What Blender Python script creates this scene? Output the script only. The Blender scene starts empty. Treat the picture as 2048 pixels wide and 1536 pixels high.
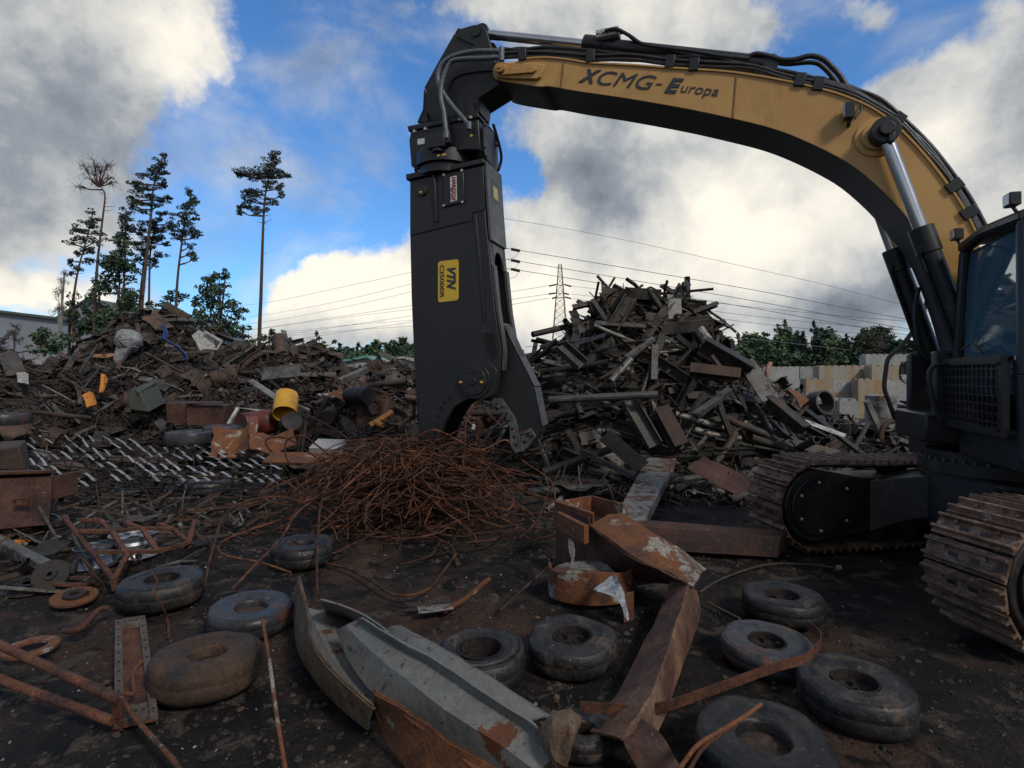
import bpy, math, random
from mathutils import Vector, Matrix, noise
V = Vector
# ---------------------------------------------------------------- camera, sky, sun
F, CX, HY, EYE = 1100.0, 1024.0, 750.0, 2.0       # measured from the photograph (2048 px wide)
sc = bpy.context.scene
col = sc.collection
cd = bpy.data.cameras.new('camera'); cam = bpy.data.objects.new('camera', cd); col.objects.link(cam)
cam.location = (0, 0, EYE); cam.rotation_euler = (math.radians(90), 0, 0)
cd.lens = 36 * F / 2048; cd.sensor_width = 36; cd.shift_y = -(768 - HY) / 2048
cd.clip_end = 4000; cd.clip_start = 0.05
sc.camera = cam
sc.view_settings.view_transform = 'Standard'; sc.view_settings.look = 'None'
sc.view_settings.gamma = 1; sc.view_settings.exposure = 0
sc.cycles.max_bounces = 6; sc.cycles.diffuse_bounces = 3; sc.cycles.glossy_bounces = 3
sc.cycles.transparent_max_bounces = 8

SUN_EL, SUN_AZ = math.radians(40), math.radians(140)   # azimuth clockwise from +Y: right and behind the viewer
sd = bpy.data.lights.new('sun', 'SUN'); sun = bpy.data.objects.new('sun', sd); col.objects.link(sun)
sd.energy = 1.9; sd.angle = math.radians(10); sd.color = (1, .95, .87)
sdir = V((math.sin(SUN_AZ) * math.cos(SUN_EL), math.cos(SUN_AZ) * math.cos(SUN_EL), math.sin(SUN_EL)))
sun.rotation_euler = sdir.to_track_quat('Z', 'Y').to_euler()

w = bpy.data.worlds.new('World'); sc.world = w; w.use_nodes = True
nt = w.node_tree; N = nt.nodes; L = nt.links
bg = N['Background']
def nd(t, **k):
    n = N.new(t)
    for a, b in k.items(): setattr(n, a, b)
    return n
def M(op, a, b=0.0, c=None, clamp=False):
    n = nd('ShaderNodeMath', operation=op, use_clamp=clamp)
    for i, v in enumerate((a, b, c)):
        if v is None: continue
        if isinstance(v, (int, float)): n.inputs[i].default_value = v
        else: L.new(v, n.inputs[i])
    return n.outputs[0]
def ramp01(v, lo, hi, o0=0., o1=1., smooth=True):
    n = nd('ShaderNodeMapRange', interpolation_type='SMOOTHSTEP' if smooth else 'LINEAR')
    L.new(v, n.inputs[0])
    for i, x in enumerate((lo, hi, o0, o1)): n.inputs[i + 1].default_value = x
    return n.outputs[0]
tc = nd('ShaderNodeTexCoord')
sky = nd('ShaderNodeTexSky', sky_type='NISHITA', sun_disc=False)
sky.sun_elevation = SUN_EL; sky.sun_rotation = SUN_AZ
def noise3(scale, detail=6, rough=.55, dist=0., off=(0, 0, 0), sc3=(1, 1, 1)):
    m = nd('ShaderNodeMapping'); L.new(tc.outputs['Generated'], m.inputs[0])
    m.inputs['Location'].default_value = off; m.inputs['Scale'].default_value = sc3
    n = nd('ShaderNodeTexNoise'); L.new(m.outputs[0], n.inputs['Vector'])
    n.inputs['Scale'].default_value = scale; n.inputs['Detail'].default_value = detail
    n.inputs['Roughness'].default_value = rough; n.inputs['Distortion'].default_value = dist
    return n
sx = nd('ShaderNodeSeparateXYZ'); L.new(tc.outputs['Generated'], sx.inputs[0])
ay = M('MAXIMUM', M('ABSOLUTE', sx.outputs[1]), .12)
wob = noise3(3.2, 6, .6); wo = nd('ShaderNodeSeparateColor'); L.new(wob.outputs['Color'], wo.inputs[0])
wob2 = noise3(13, 5, .62); wo2 = nd('ShaderNodeSeparateColor'); L.new(wob2.outputs['Color'], wo2.inputs[0])
U = M('ADD', M('MULTIPLY', M('DIVIDE', sx.outputs[0], ay), F), CX)
W_ = M('SUBTRACT', HY, M('MULTIPLY', M('DIVIDE', sx.outputs[2], ay), F))
U = M('ADD', M('ADD', U, M('MULTIPLY', M('SUBTRACT', wo.outputs[0], .5), 260)), M('MULTIPLY', M('SUBTRACT', wo2.outputs[0], .5), 70))
W_ = M('ADD', M('ADD', W_, M('MULTIPLY', M('SUBTRACT', wo.outputs[1], .5), 200)), M('MULTIPLY', M('SUBTRACT', wo2.outputs[1], .5), 60))
def blobs(lst):
    tot = None
    for u, v, rx, ry, a in lst:
        du = M('DIVIDE', M('SUBTRACT', U, u), rx); dv = M('DIVIDE', M('SUBTRACT', W_, v), ry)
        d2 = M('ADD', M('MULTIPLY', du, du), M('MULTIPLY', dv, dv))
        g = M('MULTIPLY', M('EXPONENT', M('MULTIPLY', d2, -1.0)), a)
        tot = g if tot is None else M('ADD', tot, g)
    return tot
cover = M('ADD', M('ADD', ramp01(sx.outputs[2], .62, .8, 0, .9), ramp01(sx.outputs[1], -.25, .0, .7, 0.)), blobs([(40, 210, 300, 250, 1.15), (330, 110, 130, 130, .45), (100, 480, 260, 40, .35), (60, 590, 260, 40, .55),  # ramps: unseen cloud added overhead and behind the viewer to neutralise blue ambient
               (680, 600, 140, 85, 1.25), (850, 590, 120, 110, .6), (1240, 40, 260, 100, 1.0), (1400, 60, 120, 60, .5),
               (1180, 260, 170, 90, .5), (1200, 420, 220, 150, 1.1), (1450, 430, 330, 170, 1.5), (1150, 640, 330, 120, 1.3),
               (1600, 560, 350, 140, 1.3), (1900, 270, 190, 140, 1.2), (1990, 380, 250, 200, 1.2), (1720, 30, 100, 55, .6),
               (860, 150, 60, 70, .35), (800, 20, 260, 30, .3), (2040, 10, 60, 60, .45), (620, 690, 600, 40, .5),
               (-500, 300, 500, 500, .8), (2700, 200, 500, 600, .8), (900, -700, 1500, 480, .7),
               (620, 360, 160, 130, -.7), (1075, 345, 75, 75, -1.0), (480, 470, 110, 50, -.6), (880, 130, 110, 110, -.4), (1650, 110, 110, 80, -.6), (620, 130, 180, 130, -.35)]))
n1 = noise3(5.2, 11, .64, .08)
cm = ramp01(M('ADD', cover, M('MULTIPLY', M('SUBTRACT', n1.outputs['Fac'], .5), 1.9)), .27, .72)
veil = noise3(2.1, 7, .6, .6, (1.3, 4.2, .7), (1, 1, 2.2))
cm = M('MAXIMUM', cm, ramp01(veil.outputs['Fac'], .46, .72, 0, .6))
lum = blobs([(340, 130, 150, 130, .32), (60, 330, 240, 170, -.22), (180, 180, 200, 120, -.16), (60, 600, 240, 50, .42), (690, 570, 170, 80, .55),
             (860, 640, 200, 60, .35), (1160, 300, 110, 120, -.14), (1210, 390, 110, 100, -.2), (1480, 440, 260, 130, .52),
             (1120, 600, 280, 90, .42), (1130, 410, 60, 60, .12), (1780, 600, 150, 50, -.30), (1500, 655, 240, 40, -.10), (1250, 60, 260, 80, -.05),
             (1880, 300, 120, 110, .18), (1960, 480, 160, 90, .0), (1720, 40, 120, 60, -.12), (560, 700, 300, 30, -.12)])
n2 = noise3(7, 11, .6, .1, (3.1, 1.7, .4)); n3 = noise3(2.6, 4, .5, 0, (7, 2, 5), (1, 1, 1.6))
lum = M('ADD', lum, M('ADD', ramp01(sx.outputs[2], .62, .8, 0, -.22), ramp01(sx.outputs[1], -.25, .0, -.24, 0.)))  # the added overhead and rear cloud is dimmed to darken the foreground
lv = M('ADD', M('ADD', .55, lum), M('ADD', M('MULTIPLY', M('SUBTRACT', n2.outputs['Fac'], .5), 1.3), M('MULTIPLY', M('SUBTRACT', n3.outputs['Fac'], .5), .3)))
cr = nd('ShaderNodeValToRGB'); L.new(lv, cr.inputs[0])
e = cr.color_ramp.elements
e[0].position = .08; e[0].color = (.105, .125, .155, 1)
e[1].position = 1.0; e[1].color = (.68, .65, .58, 1)
for p, c in ((.35, (.20, .225, .26, 1)), (.6, (.40, .41, .41, 1)), (.82, (.56, .545, .505, 1))):
    x = e.new(p); x.color = c
skm = nd('ShaderNodeMix', data_type='RGBA', blend_type='MULTIPLY'); skm.inputs[0].default_value = 1
L.new(sky.outputs[0], skm.inputs[6]); skm.inputs[7].default_value = (.56, 1.0, 1.45, 1)
cl = nd('ShaderNodeMix', data_type='RGBA', blend_type='MULTIPLY'); cl.inputs[0].default_value = 1
L.new(cr.outputs[0], cl.inputs[6]); cl.inputs[7].default_value = (12.8, 12.6, 12.3, 1)
mx = nd('ShaderNodeMix', data_type='RGBA'); L.new(cm, mx.inputs[0]); L.new(skm.outputs[2], mx.inputs[6]); L.new(cl.outputs[2], mx.inputs[7])
L.new(mx.outputs[2], bg.inputs[0]); bg.inputs[1].default_value = 0.122

# ---------------------------------------------------------------- pixel and frame helpers
O = V((0, 0, EYE))
RR = V((.338, .941, 0)).normalized()        # across the excavator, away from the viewer
FW = V((-.941, .338, 0)).normalized()       # forward along the boom
UP = V((0, 0, 1))
def P(px, py, d): return V(((px - CX) / F * d, d, EYE + (HY - py) / F * d))
def G(px, py, h=0.0): return P(px, py, F * (EYE - h) / (py - HY))
def ray(px, py): return V(((px - CX) / F, 1, (HY - py) / F))
def T(px, py, c):
    r = ray(px, py); return O + r * (c / r.dot(RR))
def W(f, c, z): return FW * f + RR * c + UP * z
def lerp(a, b, t): return a + (b - a) * t

# ---------------------------------------------------------------- mesh builder
class MB:
    def __init__(s): s.v = []; s.f = []; s.m = []
    def add(s, vs, fs, m=0):
        o = len(s.v); s.v.extend(tuple(x) for x in vs); s.f.extend([tuple(i + o for i in f) for f in fs]); s.m.extend([m] * len(fs)); return s
    def hexa(s, p, m=0):   # p: 4 bottom, 4 top
        return s.add(p, [(3, 2, 1, 0), (4, 5, 6, 7), (0, 1, 5, 4), (1, 2, 6, 5), (2, 3, 7, 6), (3, 0, 4, 7)], m)
    def box(s, c, ax, ay, az, m=0):   # centre and half-axis vectors
        c = V(c); ax, ay, az = V(ax), V(ay), V(az)
        return s.hexa([c - ax - ay - az, c + ax - ay - az, c + ax + ay - az, c - ax + ay - az,
                       c - ax - ay + az, c + ax - ay + az, c + ax + ay + az, c - ax + ay + az], m)
    def abox(s, a, b, m=0):
        a, b = V(a), V(b); c = (a + b) / 2; h = (b - a) / 2
        return s.box(c, (h.x, 0, 0), (0, h.y, 0), (0, 0, h.z), m)
    def mbox(s, f0, f1, c0, c1, z0, z1, m=0):   # excavator frame
        return s.box(W((f0 + f1) / 2, (c0 + c1) / 2, (z0 + z1) / 2), FW * (f1 - f0) / 2, RR * (c1 - c0) / 2, UP * (z1 - z0) / 2, m)
    def prism(s, pts, vec, m=0):
        n = len(pts); vec = V(vec); a = [V(p) for p in pts]; b = [p + vec for p in a]
        return s.add(a + b, [tuple(range(n))[::-1], tuple(range(n, 2 * n))] + [(i, (i + 1) % n, n + (i + 1) % n, n + i) for i in range(n)], m)
    def tube(s, pts, r, n=8, m=0, cap=True, flat=1.0):
        pts = [V(p) for p in pts]; k = len(pts); vs = []; up = None
        for i, p in enumerate(pts):
            t = (pts[min(i + 1, k - 1)] - pts[max(i - 1, 0)])
            t = t.normalized() if t.length > 1e-9 else V((0, 0, 1))
            if up is None: up = t.orthogonal().normalized() if abs(t.z) > .95 else (UP - t * UP.dot(t)).normalized()
            else: up = (up - t * up.dot(t)); up = up.normalized() if up.length > 1e-6 else t.orthogonal().normalized()
            sd_ = t.cross(up); rr = r[i] if isinstance(r, (list, tuple)) else r
            for j in range(n):
                a = 2 * math.pi * (j + .5) / n
                vs.append(p + (sd_ * math.cos(a) * flat + up * math.sin(a)) * rr)
        fs = [(i * n + j, i * n + (j + 1) % n, (i + 1) * n + (j + 1) % n, (i + 1) * n + j) for i in range(k - 1) for j in range(n)]
        if cap: fs += [tuple(range(n))[::-1], tuple((k - 1) * n + j for j in range(n))]
        return s.add(vs, fs, m)
    def cyl(s, a, b, r, n=16, m=0, r2=None): return s.tube([a, b], [r, r if r2 is None else r2], n, m)
    def lathe(s, prof, mat, n=32, m=0, closed=False, wob=None):
        vs = []; k = len(prof)
        for i in range(n):
            a = 2 * math.pi * i / n; g = wob(a) if wob else 1
            for r, z in prof: vs.append(mat @ V((r * g * math.cos(a), r * g * math.sin(a), z)))
        kk = k if closed else k - 1
        return s.add(vs, [(i * k + j, ((i + 1) % n) * k + j, ((i + 1) % n) * k + (j + 1) % k, i * k + (j + 1) % k) for i in range(n) for j in range(kk)], m)
    def grid(s, rows, th, m=0):   # rows of Vectors, sheet with thickness
        a = len(rows); b = len(rows[0]); nrm = []
        for i in range(a):
            for j in range(b):
                du = rows[min(i + 1, a - 1)][j] - rows[max(i - 1, 0)][j]; dv = rows[i][min(j + 1, b - 1)] - rows[i][max(j - 1, 0)]
                n_ = du.cross(dv); nrm.append(n_.normalized() if n_.length > 1e-9 else UP)
        t = [rows[i][j] for i in range(a) for j in range(b)]
        bt = [t[i] - nrm[i] * th for i in range(a * b)]
        q = a * b; fs = []
        for i in range(a - 1):
            for j in range(b - 1):
                k = i * b + j
                fs += [(k, k + 1, k + b + 1, k + b), (q + k + b, q + k + b + 1, q + k + 1, q + k)]
        for i in range(a - 1):
            k = i * b; fs += [(k, k + b, q + k + b, q + k)]; k = i * b + b - 1; fs += [(k + b, k, q + k, q + k + b)]
        for j in range(b - 1):
            fs += [(j + 1, j, q + j, q + j + 1)]; k = (a - 1) * b + j; fs += [(k, k + 1, q + k + 1, q + k)]
        return s.add(t + bt, fs, m)
    def mesh(s, name, mats, off=V((0, 0, 0)), smooth=None):
        me = bpy.data.meshes.new(name)
        me.from_pydata([(x - off.x, y - off.y, z - off.z) for x, y, z in s.v], [], s.f)
        for m in (mats if isinstance(mats, (list, tuple)) else [mats]): me.materials.append(m)
        if any(s.m): me.polygons.foreach_set('material_index', s.m)
        if smooth is not None:
            me.polygons.foreach_set('use_smooth', [True] * len(s.f)); me.update()
            if smooth < 180: me.set_sharp_from_angle(angle=math.radians(smooth))
        me.update(); return me
    def build(s, name, mats, parent=None, smooth=35, bev=0, off=None):
        if parent is not None: o_ = V(parent['_o'])
        elif off is not None: o_ = V(off)
        else:
            xs, ys, zs = zip(*s.v); o_ = V(((min(xs) + max(xs)) / 2, (min(ys) + max(ys)) / 2, min(zs)))
        ob = bpy.data.objects.new(name, s.mesh(name, mats, o_, smooth)); col.objects.link(ob)
        if parent is not None: ob.parent = parent
        else: ob.location = o_
        ob['_o'] = tuple(o_)
        if bev:
            b = ob.modifiers.new('bevel', 'BEVEL'); b.width = bev; b.segments = 2; b.limit_method = 'ANGLE'; b.angle_limit = math.radians(40)
        return ob
def tag(o, label=None, cat=None, group=None, kind=None):
    if label: o['label'] = label
    if cat: o['category'] = cat
    if group: o['group'] = group
    if kind: o['kind'] = kind
    return o
def thing(name, loc, label, cat, group=None):
    o = bpy.data.objects.new(name, None); col.objects.link(o); o.location = loc; o['_o'] = tuple(loc)
    o.empty_display_size = .2
    return tag(o, label, cat, group)
def copy_tree(o, parent=None):
    c = o.copy(); col.objects.link(c)
    if parent is not None: c.parent = parent
    for ch in [x for x in o.children]: copy_tree(ch, c)
    return c

# ---------------------------------------------------------------- materials
def mat(name, cols, rough=.6, metal=0., scale=4., detail=8, bump=.25, bscale=40., rnd=0., lo=.35, hi=.65, rv=.15, dist=0., trans=0., spec=.5, spots=None, stretch=(1, 1, 1), fv=.5):
    m = bpy.data.materials.new(name); m.use_nodes = True; t = m.node_tree; n_, l_ = t.nodes, t.links
    b = n_['Principled BSDF']; b.inputs['Metallic'].default_value = metal
    if 'Specular IOR Level' in b.inputs: b.inputs['Specular IOR Level'].default_value = spec
    tc = n_.new('ShaderNodeTexCoord'); oi = n_.new('ShaderNodeObjectInfo')
    mu = n_.new('ShaderNodeVectorMath'); mu.operation = 'MULTIPLY_ADD'
    l_.new(oi.outputs['Random'], mu.inputs[0]); mu.inputs[1].default_value = (37, 53, 71)
    st = n_.new('ShaderNodeVectorMath'); st.operation = 'MULTIPLY'; l_.new(tc.outputs['Object'], st.inputs[0]); st.inputs[1].default_value = stretch
    l_.new(st.outputs[0], mu.inputs[2])
    vec = mu.outputs[0]
    def nz(s, d=8, r=.6, ds=0.):
        x = n_.new('ShaderNodeTexNoise'); l_.new(vec, x.inputs['Vector']); x.inputs['Scale'].default_value = s
        x.inputs['Detail'].default_value = d; x.inputs['Roughness'].default_value = r; x.inputs['Distortion'].default_value = ds; return x.outputs['Fac']
    f1 = nz(scale, detail, .62, dist)
    r = n_.new('ShaderNodeValToRGB'); l_.new(f1, r.inputs[0]); el = r.color_ramp.elements
    k = len(cols)
    for i, c in enumerate(cols):
        p = lo + (hi - lo) * i / max(1, k - 1)
        if i == 0: x = el[0]
        elif i == k - 1 and k > 1: x = el[-1]
        else: x = el.new(p)
        x.position = p; x.color = (*c, 1)
    if k == 1: el[-1].color = (*cols[0], 1)
    out = r.outputs[0]
    if spots:      # (colour, noise scale, threshold, softness)
        for c, s_, th, so in spots:
            mr = n_.new('ShaderNodeMapRange'); l_.new(nz(s_, 7, .68, .4), mr.inputs[0]); mr.inputs[1].default_value = th - .05; mr.inputs[2].default_value = th - .05 + so
            mm = n_.new('ShaderNodeMix'); mm.data_type = 'RGBA'; l_.new(mr.outputs[0], mm.inputs[0]); l_.new(out, mm.inputs[6]); mm.inputs[7].default_value = (*c, 1); out = mm.outputs[2]
    f2 = nz(bscale, 5, .7)
    if rnd:
        h = n_.new('ShaderNodeHueSaturation'); a = n_.new('ShaderNodeMapRange'); l_.new(oi.outputs['Random'], a.inputs[0])
        a.inputs[3].default_value = 1 - rnd; a.inputs[4].default_value = 1 + rnd
        l_.new(a.outputs[0], h.inputs['Value']); l_.new(out, h.inputs['Color']); out = h.outputs[0]
    # fine value variation
    vm = n_.new('ShaderNodeMapRange'); l_.new(f2, vm.inputs[0]); vm.inputs[1].default_value = .3; vm.inputs[2].default_value = .7; vm.inputs[3].default_value = 1 - fv; vm.inputs[4].default_value = 1 + fv
    hs = n_.new('ShaderNodeHueSaturation'); l_.new(vm.outputs[0], hs.inputs['Value']); l_.new(out, hs.inputs['Color']); out = hs.outputs[0]
    l_.new(out, b.inputs['Base Color'])
    rr = n_.new('ShaderNodeMapRange'); l_.new(f1, rr.inputs[0]); rr.inputs[1].default_value = .3; rr.inputs[2].default_value = .7
    rr.inputs[3].default_value = max(.03, rough - rv); rr.inputs[4].default_value = min(1, rough + rv); l_.new(rr.outputs[0], b.inputs['Roughness'])
    if bump:
        ad = n_.new('ShaderNodeMath'); ad.operation = 'MULTIPLY_ADD'; l_.new(f1, ad.inputs[0]); ad.inputs[1].default_value = 1.5; l_.new(f2, ad.inputs[2])
        bp = n_.new('ShaderNodeBump'); l_.new(ad.outputs[0], bp.inputs['Height']); bp.inputs['Strength'].default_value = bump; bp.inputs['Distance'].default_value = .02
        l_.new(bp.outputs[0], b.inputs['Normal'])
    return m
RUST = (.105, .034, .014); RUSTD = (.035, .014, .009); RUSTO = (.20, .062, .016)
m_boom = mat('boom_ochre_paint', [(.47, .25, .072), (.55, .32, .105)], .42, 0, .5, detail=4, bump=.02, bscale=3, fv=.10, spots=[((.24, .12, .045), 1.2, .63, .22), ((.16, .085, .04), 22, .74, .04)], stretch=(1, 1, .6))
m_black = mat('black_satin_paint', [(.010, .011, .012), (.018, .018, .020)], .42, 0, 3, fv=.2, bump=.05, bscale=60, rv=.08, spots=[((.05, .046, .042), 6, .66, .1)])
m_shear = mat('shear_black_paint', [(.012, .012, .014), (.018, .018, .020)], .42, 0, 2.2, bump=.04, bscale=80, rv=.08, fv=.15, spots=[((.05, .046, .043), 9, .665, .10), ((.09, .085, .08), 40, .72, .03)])
m_under = mat('undercarriage_black', [(.008, .009, .011), (.018, .016, .015)], .55, 0, 3, bump=.15, bscale=40, spots=[((.045, .033, .026), 4, .58, .12)])
m_navy = mat('navy_body_paint', [(.09, .11, .17), (.12, .14, .20)], .3, 0, 2, bump=.02, rv=.05)
m_chrome = mat('chrome_rod', [(.5, .52, .56), (.6, .62, .66)], .22, .9, 3, bump=0, rv=.03, fv=.03)
m_steel = mat('worn_bare_steel', [(.16, .155, .15), (.27, .26, .25)], .45, .5, 8, bump=.3, spots=[(RUST, 6, .60, .1)])
m_blade = mat('dusty_blade_steel', [(.07, .068, .068), (.13, .125, .12)], .5, .3, 10, bump=.3)
m_alu = mat('light_fitting_metal', [(.42, .41, .38), (.5, .5, .46)], .4, .3, 10)
m_hose = mat('black_hose_rubber', [(.012, .013, .016), (.022, .022, .026)], .45, 0, 10, bump=.1)
m_hoseg = mat('grey_braided_hose', [(.10, .11, .125), (.16, .17, .19)], .4, .2, 60, bump=.3)
m_yel = mat('yellow_plaque', [(.62, .40, .035), (.66, .43, .04)], .4, 0, 5, bump=0, fv=.06)
m_wht = mat('white_label', [(.55, .55, .55), (.62, .62, .62)], .5, bump=0)
m_red = mat('red_lettering', [(.30, .02, .03)], .5, bump=0)
m_letter = mat('dark_lettering', [(.03, .035, .045)], .5, bump=0)
m_gold = mat('brass_lettering', [(.42, .33, .13)], .5, bump=0)
m_shoe = mat('rusty_track_steel', [(.055, .03, .02), (.15, .082, .05), (.22, .14, .095)], .6, .1, 7, bump=.5, rnd=.25, spots=[((.26, .22, .18), 9, .63, .08)])
m_rust = mat('brown_rust', [RUSTD, RUST, (.13, .055, .028)], .8, 0, 5, bump=.5, rnd=.3)
m_rusto = mat('orange_rust', [(.055, .022, .012), (.145, .05, .016), (.10, .038, .017)], .8, 0, 3.2, bump=.5, rnd=.2, spots=[((.23, .21, .18), 2.6, .62, .04)])
m_rebar = mat('rebar_rust', [(.016, .007, .005), (.07, .025, .012), (.16, .06, .025)], .8, .1, 7, bump=.6, bscale=90, rnd=.6)
m_gsheet = mat('scratched_grey_paint', [(.12, .12, .112), (.16, .16, .15)], .65, 0, 2.2, bump=.2, bscale=22, fv=.22, spots=[((.06, .055, .05), 10, .66, .03), (RUST, 4.2, .645, .03), ((.03, .026, .024), 36, .675, .015), ((.20, .2, .19), 3, .66, .1)], stretch=(1, 1, 1))
m_gsheet2 = mat('pale_painted_steel', [(.15, .145, .135), (.24, .235, .22)], .55, 0, 3, bump=.3, bscale=30, spots=[((.10, .05, .03), 4, .55, .06), ((.06, .03, .02), 18, .63, .03)])
m_rsheet = mat('red_brown_plate', [(.028, .013, .010), (.07, .028, .019), (.105, .05, .034)], .68, .1, 2.4, bump=.4, bscale=30, spots=[((.20, .18, .155), 9, .69, .03)])
m_tyre = mat('worn_rubber', [(.009, .009, .0095), (.022, .021, .0215)], .45, 0, 5, bump=.35, bscale=30, rnd=.35, spots=[((.06, .043, .033), 4.2, .57, .10), ((.11, .10, .09), 26, .685, .03), ((.004, .004, .004), 9, .64, .02)])
m_tyreg = mat('smooth_grey_rubber', [(.019, .019, .021), (.044, .044, .047)], .42, 0, 4, bump=.2, bscale=20, rnd=.2, spots=[((.09, .035, .02), 3.4, .63, .05), ((.20, .2, .2), 22, .71, .03)])
m_tyreb = mat('brown_dusted_rubber', [(.018, .016, .016), (.055, .031, .019), (.095, .050, .026)], .75, 0, 2.6, bump=.4, bscale=35, rnd=.2)
m_hub = mat('dark_hub_steel', [(.012, .011, .012), (.035, .024, .02)], .6, .3, 8, bump=.4)
m_dsteel = mat('dark_scrap_steel', [(.018, .017, .016), (.045, .041, .037), (.08, .07, .058)], .6, .25, 3, bump=.4, rnd=.55, spots=[((.085, .04, .024), 2.5, .60, .1)])
m_psteel = mat('pale_scrap_steel', [(.09, .088, .082), (.20, .19, .175)], .5, .3, 4, bump=.3, rnd=.5, spots=[((.07, .04, .03), 3.5, .58, .08)])
m_brown = mat('brown_scrap', [(.022, .016, .013), (.055, .034, .025), (.10, .058, .04)], .75, .05, 3, bump=.4, rnd=.5)
m_heap = mat('heap_fill', [(.006, .005, .005), (.028, .02, .016), (.05, .034, .026)], .85, 0, 3, bump=.8, bscale=12)
m_ground = mat('oily_black_ground', [(.005, .0045, .0044), (.012, .0098, .009), (.030, .0225, .019)], .85, 0, 1.6, detail=14, bump=1.0, bscale=30, rv=.12, lo=.38, hi=.62, spec=.25,
               spots=[((.055, .03, .021), .7, .56, .12), ((.06, .047, .038), 3.3, .60, .06), ((.004, .004, .004), 2.1, .60, .05), ((.13, .112, .095), 34, .70, .02)])
m_chip = mat('pale_chips', [(.10, .09, .08), (.28, .26, .24)], .8, 0, 20, bump=.2)
m_bark = mat('pine_bark', [(.05, .032, .024), (.12, .065, .045)], .9, 0, 6, bump=.5)
m_bbark = mat('birch_bark', [(.12, .115, .11), (.3, .3, .29)], .9, 0, 6)
m_needle = mat('pine_needles', [(.022, .040, .034), (.042, .068, .05)], .7, 0, .7, bump=0, rnd=.2)
m_leaf = mat('broad_leaves', [(.045, .085, .035), (.09, .14, .06)], .7, 0, .8, bump=0, rnd=.35)  # leaf greens lightened: haze over the trees put into the colour
m_leafd = mat('dark_leaves', [(.032, .062, .036), (.062, .105, .055)], .7, 0, .8, bump=0, rnd=.3)
m_twig = mat('dry_twigs', [(.05, .042, .036), (.085, .07, .058)], .9, 0, 3, bump=0)
m_conc = mat('grey_concrete', [(.24, .24, .235), (.36, .36, .35)], .85, 0, 1.5, bump=.3, rnd=.12, spots=[((.15, .145, .135), 3, .62, .1)])
m_conco = mat('rust_stained_concrete', [(.31, .30, .28), (.30, .25, .18), (.33, .20, .10)], .85, 0, .9, bump=.3, stretch=(3, 3, .5))
m_clad = mat('pale_cladding', [(.23, .25, .29), (.27, .29, .33)], .6, 0, .3, bump=.05)
m_roof = mat('dark_roof', [(.06, .085, .075), (.085, .115, .10)], .7, 0, .5, bump=.1)
m_groof = mat('green_roof', [(.10, .26, .21), (.14, .32, .26)], .6, 0, .5, bump=.1)
m_pylon = mat('pylon_steel', [(.10, .07, .065), (.20, .13, .11)], .6, .2, .2, bump=0)
m_cable = mat('cable_alu', [(.12, .125, .13)], .6, bump=0)
m_bag = mat('dusty_white_fabric', [(.17, .17, .175), (.30, .30, .30)], .85, 0, 5, bump=.9, bscale=12)
m_whitep = mat('dirty_white_enamel', [(.30, .29, .27), (.46, .45, .42)], .45, 0, 5, bump=.2, spots=[((.10, .07, .05), 4, .62, .08)])
m_blue = mat('blue_plastic', [(.015, .045, .17), (.03, .08, .27)], .5, 0, 6, bump=.2)
m_orange = mat('orange_paint', [(.50, .17, .02), (.62, .24, .03)], .5, 0, 6, bump=.3, spots=[((.1, .05, .03), 9, .62, .06)])
m_yelp = mat('yellow_drum_paint', [(.62, .31, .025), (.72, .38, .035)], .45, 0, 5, fv=.15, bump=.1, spots=[((.14, .07, .03), 7, .66, .05)])
m_redp = mat('faded_red_paint', [(.10, .022, .018), (.18, .038, .03)], .55, 0, 4, bump=.3, rnd=.25, spots=[((.05, .025, .02), 5, .58, .08)])
m_green = mat('grey_green_paint', [(.045, .05, .042), (.07, .076, .062)], .6, 0, 3, bump=.2)
m_dark = mat('void_black', [(.004, .004, .004)], .9, bump=0)
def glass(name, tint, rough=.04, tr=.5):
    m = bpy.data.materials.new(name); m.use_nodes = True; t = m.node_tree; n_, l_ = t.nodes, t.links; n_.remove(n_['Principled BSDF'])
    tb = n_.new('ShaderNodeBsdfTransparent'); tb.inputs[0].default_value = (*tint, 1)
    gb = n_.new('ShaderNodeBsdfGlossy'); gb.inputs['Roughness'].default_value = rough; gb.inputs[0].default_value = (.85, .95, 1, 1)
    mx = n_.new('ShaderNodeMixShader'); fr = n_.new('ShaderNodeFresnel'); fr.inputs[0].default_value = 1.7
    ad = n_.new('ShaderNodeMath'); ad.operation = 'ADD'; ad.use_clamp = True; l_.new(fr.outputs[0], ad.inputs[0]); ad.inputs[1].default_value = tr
    l_.new(ad.outputs[0], mx.inputs[0]); l_.new(tb.outputs[0], mx.inputs[1]); l_.new(gb.outputs[0], mx.inputs[2]); df_ = n_.new('ShaderNodeBsdfDiffuse'); df_.inputs[0].default_value = (.12, .25, .33, 1); m2 = n_.new('ShaderNodeMixShader'); m2.inputs[0].default_value = .36; l_.new(mx.outputs[0], m2.inputs[1]); l_.new(df_.outputs[0], m2.inputs[2]); l_.new(m2.outputs[0], n_['Material Output'].inputs[0])  # blue diffuse share stands in for bright sky reflected in the panes
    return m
m_glass = glass('sky_tinted_cab_glass', (.10, .36, .50), .03, .34)
m_lens = mat('lamp_lens', [(.55, .57, .6)], .15, .3, bump=0)

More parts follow.
